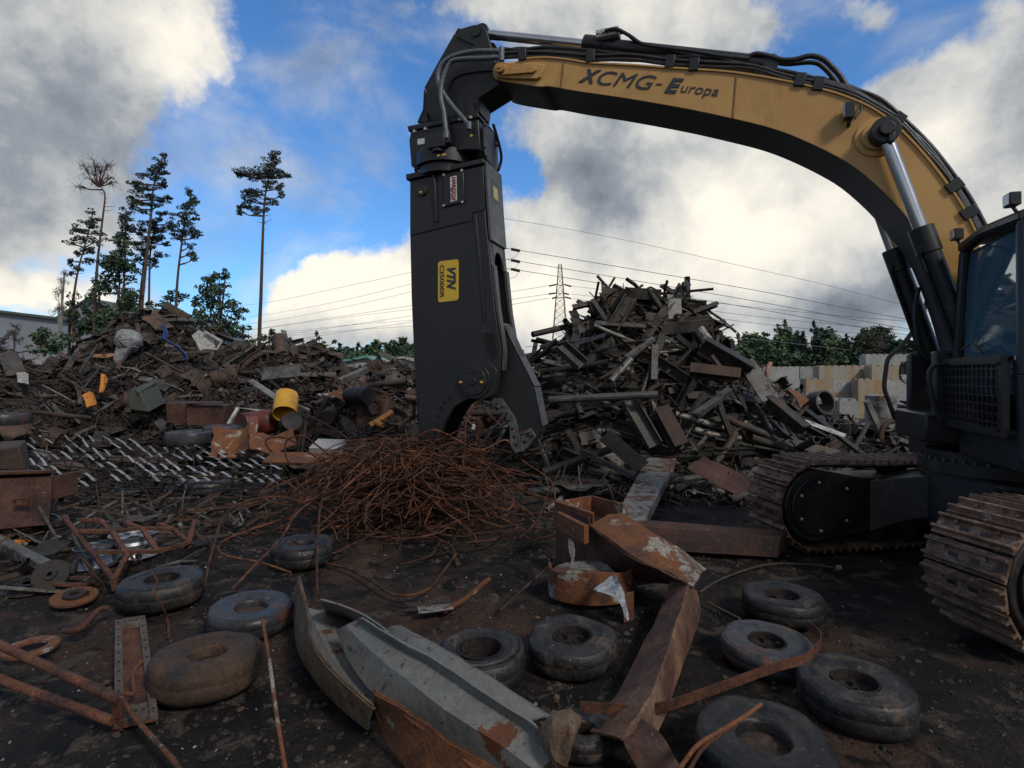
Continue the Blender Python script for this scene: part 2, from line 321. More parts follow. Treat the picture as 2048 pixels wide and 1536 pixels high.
def text(s, mt, parent, org, xd, yd, width, height, depth=.004, shear=0., bold=.0, name='lettering'):
    cu = bpy.data.curves.new('t', 'FONT'); cu.body = s; cu.size = 1; cu.shear = shear; cu.offset = bold; cu.extrude = .01
    o = bpy.data.objects.new('t', cu); col.objects.link(o)
    dg = bpy.context.evaluated_depsgraph_get(); me = bpy.data.meshes.new_from_object(o.evaluated_get(dg))
    bpy.data.objects.remove(o); bpy.data.curves.remove(cu)
    xs = [v.co.x for v in me.vertices]; ys = [v.co.y for v in me.vertices]
    x0, x1, y0, y1 = min(xs), max(xs), min(ys), max(ys)
    base = 0 if y0 > -.02 or height < 0 else y0
    xd, yd = V(xd).normalized(), V(yd).normalized(); zd = xd.cross(yd).normalized(); of = V(parent['_o'])
    hh = abs(height)
    for v in me.vertices:
        a = (v.co.x - x0) / (x1 - x0) * width; b = (v.co.y - base) / (y1 - base) * hh; c = v.co.z / .01 * depth
        v.co = V(org) + xd * a + yd * b + zd * c - of
    me.materials.clear(); me.materials.append(mt)
    ob = bpy.data.objects.new(name, me); col.objects.link(ob); ob.parent = parent; ob['_o'] = parent['_o']
    return ob
def catmull(pts, k=6):
    pts = [V(p) for p in pts]; out = []
    for i in range(len(pts) - 1):
        p0, p1, p2, p3 = pts[max(i - 1, 0)], pts[i], pts[i + 1], pts[min(i + 2, len(pts) - 1)]
        for j in range(k):
            t = j / k; out.append(.5 * ((2 * p1) + (p2 - p0) * t + (2 * p0 - 5 * p1 + 4 * p2 - p3) * t * t + (3 * p1 - p0 - 3 * p2 + p3) * t ** 3))
    out.append(pts[-1]); return out
# ================================================================ EXCAVATOR
exo = W(-2.9, 7.26, 0)
ex = thing('excavator', exo, 'yellow tracked excavator with long curved boom and black cab at the right', 'excavator')
BN, BF = 6.95, 7.65            # near and far faces of the boom
top = [(990, 133), (1005, 126), (1035, 122), (1053, 118), (1088, 116), (1135, 120), (1180, 127), (1260, 131), (1340, 137), (1448, 144), (1520, 154), (1589, 167), (1640, 179),
       (1682, 191), (1741, 216), (1791, 252), (1843, 305), (1887, 360), (1923, 412), (1950, 465), (1975, 540), (1990, 640), (1992, 700)]
bot = [(1935, 705), (1910, 620), (1885, 550), (1860, 498), (1817, 440), (1770, 387), (1712, 337), (1665, 309), (1624, 289), (1580, 270), (1536, 255), (1480, 241), (1378, 219), (1258, 198), (1156, 183),
       (1098, 173), (1081, 174), (1040, 168), (1010, 163), (990, 157), (985, 145)]
b = MB()
tp = catmull([T(x, y, BN) for x, y in top], 3); bp_ = catmull([T(x, y, BN) for x, y in bot], 3)
b.prism(tp + bp_, RR * (BF - BN))
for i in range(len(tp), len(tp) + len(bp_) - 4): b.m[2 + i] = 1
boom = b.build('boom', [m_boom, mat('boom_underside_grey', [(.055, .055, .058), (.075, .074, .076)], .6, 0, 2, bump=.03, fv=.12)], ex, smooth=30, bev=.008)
# top and bottom flange plates
def rail(pts, c0, c1, dz, th, name, mt):
    q = MB(); a = catmull([T(x, y, c0) for x, y in pts], 4)
    rows = [[p + UP * dz, p + UP * dz + RR * (c1 - c0)] for p in a]
    q.grid(rows, -th); return q.build(name, mt, boom)
rail(top[3:20], BN - .02, BF + .02, .004, .02, 'top_flange', m_boom)
# tip lugs, pin and keeper plates
q = MB()
q.prism([T(x, y, BN) for x, y in [(987, 143), (992, 131), (1008, 127), (1030, 131), (1085, 131), (1091, 134), (1083, 157), (1075, 161), (1020, 160), (995, 157)]], -RR * .045)
q.prism([T(x, y, BN - .045) for x, y in [(991, 142), (996, 133), (1010, 131), (1024, 138), (1068, 134), (1075, 140), (1068, 147), (1005, 152)]], -RR * .03)
q.build('lug_plate', m_boom, boom, bev=.008)
q = MB(); c0 = T(1002, 138, BN - .07); q.cyl(c0 - RR * .06, c0 + RR * .9, .068, 24); q.cyl(c0 - RR * .075, c0 - RR * .05, .03, 12); q.build('pin', m_boom, boom, bev=.005)
# weld seams
q = MB()
for (x0, y0, x1, y1) in ((1473, 152, 1466, 236), (1128, 121, 1122, 177)):
    q.tube([lerp(T(x0, y0, BN), T(x1, y1, BN), t) for t in (0, .5, 1)], .012, 6)
q.build('weld_seam', mat('seam_paint', [(.24, .115, .035), (.28, .14, .045)], .5, bump=.3), boom)
# boss and pivot
cb = T(1752, 275, BN)
q = MB(); q.cyl(cb + RR * .05, cb - RR * .02, .21, 36); q.cyl(cb, cb - RR * .06, .15, 32); q.build('pivot_boss', m_boom, boom, bev=.008)
# lettering
def btext(s, p0, p1, hpx, shear=.3, bold=.03):
    a = T(*p0, BN - .006); bb = T(*p1, BN - .006); xd = (bb - a); wd = xd.length; h = (T(p0[0], p0[1] - hpx, BN) - T(*p0, BN)).length
    yd = UP - xd.normalized() * UP.dot(xd.normalized())
    return text(s, m_letter, boom, a, xd, yd, wd, h, .003, shear, bold)
btext('X', (1156, 164), (1196, 168), 27, .4, .04); btext('CMG', (1193, 168), (1307, 180), 27, .3, .0)
btext('-', (1312, 171), (1324, 172), 4, 0, .03); btext('E', (1328, 185), (1361, 188), 30, .3, .04); btext('uropa', (1359, 190), (1433, 199), -19, .15, -.004)
# hoses along the boom
hx = [(1000, 104), (1040, 102), (1090, 102), (1180, 108), (1260, 112), (1340, 117), (1420, 122), (1500, 133), (1570, 148), (1640, 163), (1700, 180), (1750, 205), (1800, 243), (1850, 293), (1895, 350), (1930, 405), (1965, 470)]
for k, (dy, c) in enumerate(((0, 7.0), (5, 7.06), (-5, 7.16), (9, 6.98), (-3, 7.3), (4, 7.42))):
    q = MB(); pts = [T(x + (6 if x > 1600 else 0) * (k % 3), y + dy * (1 if x < 1500 else .7) + (3 if (x // 10 + k) % 3 else -2), c) for x, y in hx]
    q.tube(catmull(pts, 5), .024 if k != 3 else .02, 8); q.build('hydraulic_hose', m_hose, ex, smooth=60)
q = MB(); q.tube(catmull([T(x, y, 7.2) for x, y in [(1490, 118), (1500, 112), (1515, 108), (1540, 113), (1565, 120), (1590, 119), (1620, 112), (1645, 118), (1665, 135), (1682, 155), (1700, 185)]], 5), .03, 8); q.build('hydraulic_hose', m_hose, ex, smooth=60)
q = MB(); q.tube(catmull([T(x, y, 7.28) for x, y in [(1500, 124), (1530, 118), (1570, 128), (1625, 125), (1650, 138), (1680, 172), (1720, 205)]], 5), .026, 8); q.build('hydraulic_hose', m_hose, ex, smooth=60)
q = MB(); q.tube(catmull([T(x, y, 7.1) for x, y in [(1210, 62), (1232, 58), (1260, 72), (1285, 88), (1330, 96), (1380, 102), (1440, 112), (1500, 118)]], 5), .022, 8); q.build('hydraulic_hose', m_hose, ex, smooth=60)
q = MB(); q.tube(catmull([T(x, y, 7.2) for x, y in [(1220, 68), (1250, 66), (1275, 84), (1330, 100), (1400, 112)]], 5), .02, 8); q.build('hydraulic_hose', m_hose, ex, smooth=60)
for (x, y, an) in ((1045, 110, 0), (1181, 114, 0), (1340, 124, 8), (1388, 130, 8), (1600, 160, 14), (1637, 168, 16), (1795, 240, 44), (1908, 372, 58), (1938, 425, 60)):
    q = MB(); c = T(x, y, 6.95) + RR * .23; r_ = math.radians(-an); ux = -FW * math.cos(r_) + UP * math.sin(r_); uz = UP * math.cos(r_) + FW * math.sin(r_)
    q.box(c, ux * .055, RR * .26, uz * .075); q.box(c + uz * .085 - RR * .18, ux * .02, RR * .02, uz * .018, 1); q.box(c + uz * .085 - RR * .08, ux * .02, RR * .02, uz * .018, 1)
    q.box(c - uz * .11 - RR * .12, ux * .045, RR * .03, uz * .06)
    q.build('hose_clamp', [m_black, m_alu], ex, bev=.006)
# front cylinder on top of the boom
def cylinder(p0, p1, p2, rr_, rb, name='hydraulic_cylinder', eye=None):
    q = MB(); d = (p2 - p0).normalized()
    q.cyl(p1 - d * .12, p1 + d * .16, rb * 1.16, 24); q.cyl(p1, p2, rb, 24); q.cyl(p2 - RR * rb, p2 + RR * rb, rb * .9, 20)
    o = q.build(name, m_black, ex, bev=.008)
    q = MB(); q.cyl(p0, p1, rr_, 24); q.build('rod', m_chrome, o, smooth=60)
    q = MB(); q.cyl(p0 - RR * rr_ * 1.25, p0 + RR * rr_ * 1.25, rr_ * 1.7, 24); q.cyl(p0 - RR * rr_ * 1.6, p0 + RR * rr_ * 1.6, rr_ * .9, 20); q.build('rod_eye', m_black, o, bev=.005)
    q = MB(); q.tube([p1 + d * .1 + UP * 0 - RR * rb * .8 + FW * rb * .9, p1 + d * .2 - RR * rb * .5 + FW * rb * 1.15, p2 - d * .3 - RR * rb * .5 + FW * rb * 1.15], .022, 8); q.build('oil_pipe', m_black, o)
    return o
cylinder(T(966, 68, 7.3), T(1185, 91, 7.3), T(1540, 132, 7.3), .065, .105)
q = MB(); c = T(1217, 72, 7.22); q.box(c, -FW * .15, RR * .1, UP * .05); q.box(c + FW * .06 + UP * .05, FW * .05, RR * .06, UP * .03)
for i in range(4): q.cyl(c + FW * (.12 - .07 * i) - RR * .13, c + FW * (.12 - .07 * i) - RR * .09, .02, 8)
q.build('valve_block', m_alu, ex, bev=.008)
# twin boom cylinders
tn = T(1768, 265, 6.84); fn = T(1957, 760, 6.84); mn = lerp(tn, fn, .44)
cylinder(tn, mn, fn, .066, .1)
off = RR * .92
ff = T(1884, 770, 7.75); cylinder(tn + off, lerp(tn + off, ff, .44), ff, .066, .1)
q = MB(); q.cyl(tn - RR * .09, tn + RR * .06, .14, 28); q.cyl(tn - RR * .14, tn - RR * .08, .075, 20); q.box(tn - RR * .1 - UP * .1 - FW * .04, FW * .03, RR * .03, UP * .05); q.build('pin_boss', m_black, ex, bev=.01)
# boom lamp on bracket
q = MB(); c = T(1698, 222, 6.86); q.box(c, FW * .045, RR * .05, UP * .08); q.box(c + RR * .03, FW * .03, RR * .05, UP * .05)
q.tube([c - UP * .08, T(1703, 233, 6.88), T(1697, 244, 6.9), T(1697, 252, 6.95)], .022, 8); q.tube([T(1710, 237, 6.86), T(1722, 222, 6.9), T(1722, 200, 6.96)], .012, 6)
wl = q.build('work_lamp', m_black, ex, bev=.008); q = MB(); q.box(c + FW * .05, FW * .006, RR * .04, UP * .065); q.build('lens', m_lens, wl)

# ---- cab
A0 = V((4.5, 5.5, 0))
def C(s, t, z): return A0 - RR * s - FW * t + UP * z
q = MB()
q.tube([C(-.10, 0, 2.12), C(-.04, .0, 2.6), C(.0, .02, 3.2), C(.03, .06, 3.3)], .045, 10)
q.tube([C(1.15, 0, 2.0), C(1.15, .0, 3.2), C(1.13, .06, 3.3)], .05, 10)
q.tube([C(0, .02, 3.27), C(.5, .0, 3.31), C(1.16, .02, 3.28)], .06, 10)
q.tube([C(-.02, .07, 2.15), C(.05, .1, 3.18), C(1.1, .1, 3.18), C(1.1, .1, 2.1)], .035, 8)
q.tube([C(-.02, .1, 3.2), C(-.02, 1.6, 3.25), C(-.02, 1.7, 3.1), C(-.02, 1.75, 1.5)], .05, 10)
q.tube([C(1.15, .1, 3.25), C(1.15, 1.6, 3.25), C(1.15, 1.7, 3.1), C(1.15, 1.75, 1.5)], .05, 10)
q.tube([C(1.15, 0, 2.0), C(1.15, .02, 1.3)], .055, 10)
q.tube([C(1.15, .85, 3.2), C(1.15, .85, 1.4)], .04, 8)
q.box(C(.56, .9, 3.33), RR * .6, FW * .85, UP * .035)
q.box(C(.56, 1.72, 2.0), RR * .56, FW * .03, UP * .5)
q.box(C(1.15, .9, 1.75), RR * .02, FW * .82, UP * .35); q.box(C(-.02, 1.0, 1.75), RR * .02, FW * .72, UP * .4)
cab = q.build('cab', m_black, ex, bev=.012)
def pane(a, b, c, d, name='window_pane', mt=None):
    q = MB(); n_ = (b - a).cross(d - a).normalized() * .005; q.prism([a, b, c, d], n_); return q.build(name, mt or m_glass, cab)
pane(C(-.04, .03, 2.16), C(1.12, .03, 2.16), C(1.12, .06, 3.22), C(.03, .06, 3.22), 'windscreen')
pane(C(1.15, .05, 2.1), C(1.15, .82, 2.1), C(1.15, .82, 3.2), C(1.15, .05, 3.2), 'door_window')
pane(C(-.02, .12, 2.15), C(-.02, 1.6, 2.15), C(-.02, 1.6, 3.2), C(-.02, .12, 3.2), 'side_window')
q = MB(); q.box(C(.55, 1.05, 2.1), RR * .25, FW * .08, UP * .42); q.box(C(.55, .8, 1.75), RR * .26, FW * .27, UP * .08); q.box(C(.55, 1.1, 2.62), RR * .13, FW * .05, UP * .12)
q.build('seat', mat('seat_fabric', [(.02, .03, .05), (.03, .045, .07)], .9), cab, bev=.03)
q = MB(); q.tube(catmull([C(.9, .5, 3.15), C(.8, .6, 2.9), C(.95, .5, 2.6), C(1.05, .4, 2.3)], 4), .018, 6); q.tube([C(.2, .3, 1.6), C(.2, .32, 2.25)], .02, 6); q.tube([C(.85, .3, 1.6), C(.85, .32, 2.3)], .02, 6)
q.tube(catmull([C(.1, -.03, 2.25), C(.3, -.03, 2.3), C(.55, -.04, 2.2)], 4), .01, 5); q.build('lever', m_black, cab)
# grille
q = MB(); s0, s1, z0, z1, t0 = -.3, 1.08, 1.52, 2.13, -.10
for a, b_ in (((s0, z0), (s1, z0)), ((s1, z0), (s1, z1)), ((s1, z1), (s0, z1)), ((s0, z1), (s0, z0))):
    pa, pb = C(a[0], t0, a[1]), C(b_[0], t0, b_[1]); ce = (pa + pb) / 2
    if a[1] == b_[1]: q.box(ce, RR * (s1 - s0) / 2, FW * .025, UP * .035)
    else: q.box(ce, RR * .035, FW * .024, UP * ((z1 - z0) / 2 - .035))
n_ = 15
for i in range(1, n_): s_ = lerp(s0, s1, i / n_); q.box(C(s_, t0, (z0 + z1) / 2), RR * .009, FW * .008, UP * (z1 - z0) / 2)
for i in range(1, 8): z_ = lerp(z0, z1, i / 8); q.box(C((s0 + s1) / 2, t0 + .003, z_), RR * (s1 - s0) / 2, FW * .008, UP * .009)
for s_, z_ in ((s0 + .03, z0 + .03), (s1 - .03, z0 + .03), (s1 - .03, z1 - .03)): q.cyl(C(s_, t0 - .05, z_), C(s_, t0, z_), .018, 10)
q.build('guard_grille', m_black, cab)
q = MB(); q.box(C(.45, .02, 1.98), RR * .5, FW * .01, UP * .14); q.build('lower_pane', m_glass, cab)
for nm, c_ in (('work_lamp', C(.97, .0, 3.46)), ('work_lamp', C(-.06, -.02, 3.42))):
    q = MB(); q.box(c_, RR * .06, FW * .04, UP * .055); q.tube([c_ - UP * .05, c_ - UP * .14 - FW * .05], .016, 6)
    o = q.build(nm, m_black, cab, bev=.012); q = MB(); q.box(c_ + FW * .042, RR * .048, FW * .004, UP * .042); q.build('lens', m_lens, o)
# ---- platform, engine house, counterweight
q = MB(); q.mbox(-2.36, -2.36 - 2.2, 5.35, 6.75 - .02, 1.2, 1.49); q.build('cab_platform', m_black, ex, bev=.02)
q = MB(); q.mbox(-2.75, -6.4, 6.75, 8.95, 1.2, 1.5); q.mbox(-4.6, -6.4, 5.35, 6.74, 1.2, 1.5); q.build('main_frame', m_under, ex, bev=.02)
q = MB(); q.mbox(-4.7, -6.3, 5.4, 8.9, 1.502, 2.35); q.mbox(-3.3, -4.69, 7.85, 8.9, 1.502, 2.1); q.build('engine_house', m_boom, ex, bev=.04)
q = MB(); q.mbox(-6.41, -7.2, 5.35, 8.95, 1.15, 2.3); q.build('counterweight', m_under, ex, bev=.1)
q = MB()
q.prism([W(-2.45, 7.95, 1.22), W(-2.42, 7.95, 1.6), W(-2.55, 7.95, 1.82), W(-2.8, 7.95, 1.88), W(-3.3, 7.95, 1.88), W(-3.3, 7.95, 1.22)], RR * .95)
for i in range(4): q.mbox(-2.40, -2.43, 8.45, 8.72, 1.42 + .07 * i, 1.45 + .07 * i, 1)
q.mbox(-2.40, -2.43, 8.0, 8.85, 1.36, 1.375, 2)
fn_ = q.build('toolbox', [m_navy, m_dark, m_alu], ex, bev=.025)
q = MB(); q.mbox(-2.55, -3.3, 7.95, 8.9, .95, 1.2); q.build('step_box', m_under, ex, bev=.02)
q = MB(); q.tube(catmull([T(x, y, 8.5) for x, y in [(1858, 590), (1840, 640), (1805, 690), (1778, 715), (1772, 740), (1769, 775), (1777, 800), (1786, 826), (1792, 838), (1803, 838)]], 4), .028, 8); q.build('handrail', m_black, ex, smooth=60)
q = MB(); q.tube(catmull([T(x, y, 8.6) for x, y in [(1815, 768), (1806, 762), (1800, 752), (1800, 740), (1803, 728)]], 3), .012, 6); c = T(1810, 736, 8.6); q.box(c, FW * .03, RR * .09, UP * .085)
mr = q.build('mirror', m_black, ex, bev=.02); q = MB(); q.box(c - RR * .0 - FW * .032, FW * .004, RR * .08, UP * .075); q.build('mirror_glass', m_chrome, mr)
q = MB(); q.tube(catmull([T(x, y, 7.6) for x, y in [(1838, 575), (1830, 620), (1835, 680), (1850, 716), (1880, 726), (1900, 722)]], 4), .025, 8); q.build('hydraulic_hose', m_hose, ex, smooth=60); q = MB(); q.tube(catmull([T(x, y, 6.7) for x, y in [(1915, 735), (1880, 728), (1862, 738), (1858, 760), (1866, 800), (1880, 840)]], 4), .022, 8)
q.build('hydraulic_hose', m_hose, ex, smooth=60)
q = MB(); q.mbox(-2.2, -3.2, 6.85, 6.98, 1.5, 2.25); q.mbox(-2.2, -3.2, 7.62, 7.75, 1.5, 2.25); q.mbox(-2.1, -2.75, 6.8, 7.8, 1.3, 1.6); q.build('boom_foot_bracket', m_black, ex, bev=.02)
# ---- slew ring and undercarriage
sc_ = V((5.2, 5.85, 0))
q = MB(); q.cyl(sc_ + UP * .98, sc_ + UP * 1.10, .72, 48); q.cyl(sc_ + UP * 1.10, sc_ + UP * 1.2, .66, 48)
for i in range(44):
    a = 2 * math.pi * i / 44; p = sc_ + V((math.cos(a) * .69, math.sin(a) * .69, 1.10)); q.cyl(p, p + UP * .03, .016, 6, 1)
q.build('slew_ring', [m_under, m_blade], ex)
TA = math.radians(10); BX = V((math.cos(TA), math.sin(TA), 0)); PX = V((math.sin(TA), -math.cos(TA), 0))   # back along the tracks; across towards the viewer
def shoe_mesh():
    q = MB(); w_ = .3
    q.abox((-.092, -w_, -.02), (.092, w_, .0))
    for x in (-.05, .062): q.prism([(x - .017, -w_, 0), (x + .017, -w_, 0), (x + .010, -w_, .04), (x - .010, -w_, .04)], (0, 2 * w_, 0))
    for y in (-.08, .08):
        q.abox((-.022, y - .035, .0005), (.012, y + .035, .003), 1)
        q.cyl((.03, y * 1.9, 0), (.03, y * 1.9, .02), .016, 8)
    q.abox((-.08, -.14, -.075), (.08, -.09, -.0205), 1); q.abox((-.08, .09, -.075), (.08, .14, -.0205), 1)
    return q.mesh('track_shoe', [m_shoe, m_under], smooth=30)
SH = shoe_mesh()
def track(cf, Ls=3.75, R=.485):
    """cf: idler centre (middle of the shoe width)"""
    org = V((cf.x, cf.y, 0))
    q = MB(); fr = lambda x, y, z: org + BX * x + PX * y + UP * z
    # track frame with idler cover and sprocket housing
    q.prism([fr(-.0 + .40 * math.cos(a), .26, .53 + .40 * math.sin(a)) for a in [math.radians(x) for x in range(90, 275, 15)]] + [fr(.5, .26, .2), (fr(3.4, .26, .22)), fr(3.8, .26, .3), fr(4.05, .26, .55), fr(3.8, .26, .82), fr(3.3, .26, .78), fr(.6, .26, .82)], -PX * .52)
    fo = q.build('track_frame', m_under, ex, bev=.015)
    q = MB(); q.prism([fr(.0 + .33 * math.cos(a), .29, .53 + .33 * math.sin(a)) for a in [math.radians(x) for x in range(60, 300, 15)]] + [fr(.55, .29, .34), fr(.55, .29, .72)], -PX * .03)
    for x, z in ((-.22, .66), (.0, .80), (.35, .72), (-.22, .4), (.02, .26), (.35, .36)): q.cyl(fr(x, .28, z), fr(x, .305, z), .018, 8, 1)
    q.build('idler_cover', [m_black, m_alu], fo, bev=.008)
    for i in range(7):
        x = .75 + i * .43; q = MB(); q.cyl(fr(x, -.24, .2), fr(x, .24, .2), .12, 20); q.build('road_wheel', m_under, fo)
    for x in (1.2, 2.6): q = MB(); q.cyl(fr(x, -.15, .88), fr(x, .15, .88), .08, 16); q.build('top_roller', m_under, fo)
    for x, r_ in ((0, .40), (Ls, .42)): q = MB(); q.cyl(fr(x, -.08, .53), fr(x, .08, .53), r_, 28); q.build('drive_wheel', m_under, fo)
    tr = bpy.data.objects.new('track', None); col.objects.link(tr); tr.parent = ex; tr['_o'] = ex['_o']
    cir = 2 * math.pi * R + 2 * Ls; n = int(round(cir / .205)); st = cir / n
    for i in range(n):
        s = i * st
        if s < math.pi * R: a = math.pi / 2 + s / R; x, z, th = R * math.cos(a), R * math.sin(a), a - math.pi / 2
        elif s < math.pi * R + Ls: x = s - math.pi * R; z = -R; th = math.pi
        elif s < 2 * math.pi * R + Ls: a = -math.pi / 2 + (s - math.pi * R - Ls) / R; x, z, th = Ls + R * math.cos(a), R * math.sin(a), a - math.pi / 2
        else: x = Ls - (s - 2 * math.pi * R - Ls); z = R; th = 0.
        if th == 0. and .3 < x < Ls - .3: z -= .03 * math.sin(math.pi * x / Ls) * 1.5
        nv = BX * (-math.sin(th)) + UP * math.cos(th); xv = BX * math.cos(th) + UP * math.sin(th)
        p = org + BX * x + UP * (.53 + z) - V(ex['_o'])
        so = bpy.data.objects.new('track_shoe', SH); col.objects.link(so); so.parent = tr
        yv = nv.cross(xv)
        m_ = Matrix((xv, yv, nv)).transposed().to_4x4(); m_.translation = p; so.matrix_local = m_
far_c = V((3.43, 6.13, 0)) - PX * .3
near_c = V((3.76, 4.10, 0))
track(far_c); track(near_c)
q = MB()
def leg(a, b_, w0, w1, za, zb, ha, hb):
    d = (b_ - a).normalized(); s_ = d.cross(UP); rows = []
    for k in range(7):
        t = k / 6; c = lerp(a, b_, t); w_ = lerp(w0, w1, t); zt = lerp(za, zb, t) + .06 * math.sin(t * math.pi); hh = lerp(ha, hb, t) - .10 * math.sin(t * math.pi)
        rows.append((c, w_, zt, zt - hh, s_))
    for k in range(6):
        (c, w_, zt, zl, s0_), (c2, w2, zt2, zl2, _) = rows[k], rows[k + 1]
        q.hexa([c - s_ * w_ + UP * zl, c2 - s_ * w2 + UP * zl2, c2 + s_ * w2 + UP * zl2, c + s_ * w_ + UP * zl, c - s_ * w_ + UP * zt, c2 - s_ * w2 + UP * zt2, c2 + s_ * w2 + UP * zt2, c + s_ * w_ + UP * zt])
ctr = V((5.2, 5.6, 0))
for cf, sg in ((far_c, 1), (near_c, -1)):
    for x in (.75, 3.1):
        e_ = cf + BX * x + PX * (.2 * sg); leg(V((e_.x, e_.y, 0)), lerp(ctr, V((e_.x, e_.y, 0)), .1), .24, .45, .80, .97, .55, .5)
q.cyl(ctr + UP * .45, ctr + UP * .975, .85, 32)
q.build('car_body', m_under, ex, smooth=40)

# ================================================================ SHEAR
sho = T(900, 900, 7.3); sho.z = .9
sh = thing('hydraulic_shear', sho, 'large black hydraulic scrap shear hanging from the yellow boom above the rebar heap', 'shear')
c0, c1 = 6.98, 7.62
def plate(pts, ca, cb, q, ref=None):
    rf = ca if ref is None else ref
    q.prism([T(x, y, rf) + RR * (ca - rf) for x, y in pts], RR * (cb - ca)); return q
q = MB()
head = [(966, 51), (973, 62), (983, 96), (992, 125), (1001, 168), (956, 197), (953, 224), (838, 246), (850, 219), (852, 178), (874, 137), (913, 68), (921, 57), (945, 50), (957, 48)]
plate(head, 7.06, 7.12, q); plate(head, 7.48, 7.54, q, 7.06)
back = [(921, 57), (913, 68), (874, 137), (852, 178), (850, 219), (838, 246)]
for a, b_ in zip(back[:-1], back[1:]): q.grid([[T(*a, 7.12), T(*a, 7.12) + RR * .36], [T(*b_, 7.12), T(*b_, 7.12) + RR * .36]], .04)
for a, b_ in (((1001, 168), (956, 197)), ((956, 197), (953, 224)), ((983, 96), (1001, 168))): q.grid([[T(*a, 7.12), T(*a, 7.12) + RR * .36], [T(*b_, 7.12), T(*b_, 7.12) + RR * .36]], -.04)
hd = q.build('mounting_head', m_shear, sh, bev=.01)
for pts in ([(862, 241), (876, 207), (884, 237)], [(915, 231), (923, 199), (929, 228)], [(936, 227), (945, 201), (950, 224)], [(842, 244), (852, 222), (856, 242)]):
    q = MB(); q.prism([T(x, y, 7.0) for x, y in pts], RR * .055); q.build('gusset', m_shear, hd)
q = MB(); ca = T(952, 62, 7.05); q.cyl(ca, ca + RR * .58, .06, 20); q.cyl(ca - RR * .012, ca, .075, 20); q.box(T(930, 80, 7.045), FW * .0 + (T(945, 86, 7.045) - T(912, 70, 7.045)) * .5, RR * .012, UP * .01); q.build('head_pin', m_shear, hd)
# curved web inside of the head
q = MB(); arc = catmull([T(x, y, 7.05) for x, y in [(898, 180), (905, 160), (925, 148), (960, 142), (992, 140)]], 5); q.tube(arc, .012, 6); q.build('rib', m_shear, hd)
# rotator housing
q = MB()
plate([(814, 252), (953, 223), (957, 228), (958, 234), (816, 262)], c0 - .05, c1 + .05, q)
plate([(822, 262), (956, 235), (961, 300), (930, 299), (885, 306), (848, 322), (834, 338), (822, 332), (818, 280)], c0 - .02, c1 + .02, q)
ro = q.build('rotator_housing', m_shear, sh, bev=.012)
q = MB(); px0 = T(962, 242, c0); 
side = [px0 + RR * .03 - UP * .02, px0 + RR * .5 - UP * .02, px0 + RR * .56 - UP * .12, px0 + RR * .6 - UP * .52, px0 + RR * .1 - UP * .47, px0 + RR * .03 - UP * .36]
q.prism(side, -FW * .03)
for p in side: q.cyl(p - UP * 0 + (px0 + RR * .32 - UP * .25 - p) * .12 - FW * .0, p + (px0 + RR * .32 - UP * .25 - p) * .12 - FW * .05, .014, 8)
q.build('cover_plate', m_shear, ro)
for x, y in ((829, 263), (851, 258), (920, 239), (942, 235)): q = MB(); p = T(x, y, c0 - .05); q.cyl(p + RR * .03, p - RR * .02, .022, 6); q.build('bolt', m_alu, ro)
q = MB(); p = T(878, 287, c0 - .1); q.box(p, FW * .13, RR * .1, UP * .09); q.cyl(p - UP * .14, p - UP * .09, .1, 16); q.box(p - FW * .14 + UP * .02, FW * .05, RR * .06, UP * .06); q.tube([p - FW * .12 + UP * .05, p - FW * .12 + UP * .28], .03, 8)
q.build('slew_motor', m_shear, ro, bev=.01)
q = MB(); a = T(842, 283, c0 - .024); q.box(a, FW * .055, RR * .002, UP * .04); q.build('data_plate', m_wht, ro)
for x, y, w_, h_ in ((875, 302, .025, .012), (888, 309, .03, .012), (877, 311, .02, .01)): q = MB(); q.box(T(x, y, c0 - .13 if y < 305 else 6.80), FW * w_, RR * .003, UP * h_); q.build('sticker', m_yel, ro)
q = MB(); p = T(943, 271, c0 - .024); q.cyl(p, p - RR * .004, .02, 12); q.build('sticker', m_yel, ro)
rc = T(893, 330, 7.3)
q = MB(); q.cyl(V((rc.x, rc.y, T(893, 344, 7.3).z)), V((rc.x, rc.y, T(893, 318, 7.3).z)), .47, 48); q.cyl(V((rc.x, rc.y, T(893, 362, 7.3).z)), V((rc.x, rc.y, T(893, 344, 7.3).z)), .42, 48); q.build('slew_bearing', m_shear, sh, bev=.008)
# hoses
for pts, c_ in (([(1003, 103), (960, 102), (920, 108), (893, 120), (879, 138), (876, 160), (886, 185), (905, 212), (925, 235), (938, 252)], 6.88),
                ([(1003, 115), (960, 117), (930, 118), (905, 122), (893, 138), (884, 165), (882, 195), (888, 225), (893, 270)], 6.84)):
    q = MB(); q.tube(catmull([T(x, y, c_) for x, y in pts], 5), .032, 10)
    for e_ in (pts[0], pts[-1]): p = T(*e_, c_); q.cyl(p - UP * .05, p + UP * .05, .042, 8)
    q.build('hydraulic_hose', m_hoseg, sh, smooth=60)
q = MB(); q.tube(catmull([px0 + RR * .45 + UP * .15, px0 + RR * .5 - FW * .05 - UP * .05, px0 + RR * .55 - FW * .09 - UP * .3, px0 + RR * .5 - FW * .07 - UP * .5], 5), .022, 8); q.build('hydraulic_hose', m_hose, sh, smooth=60)
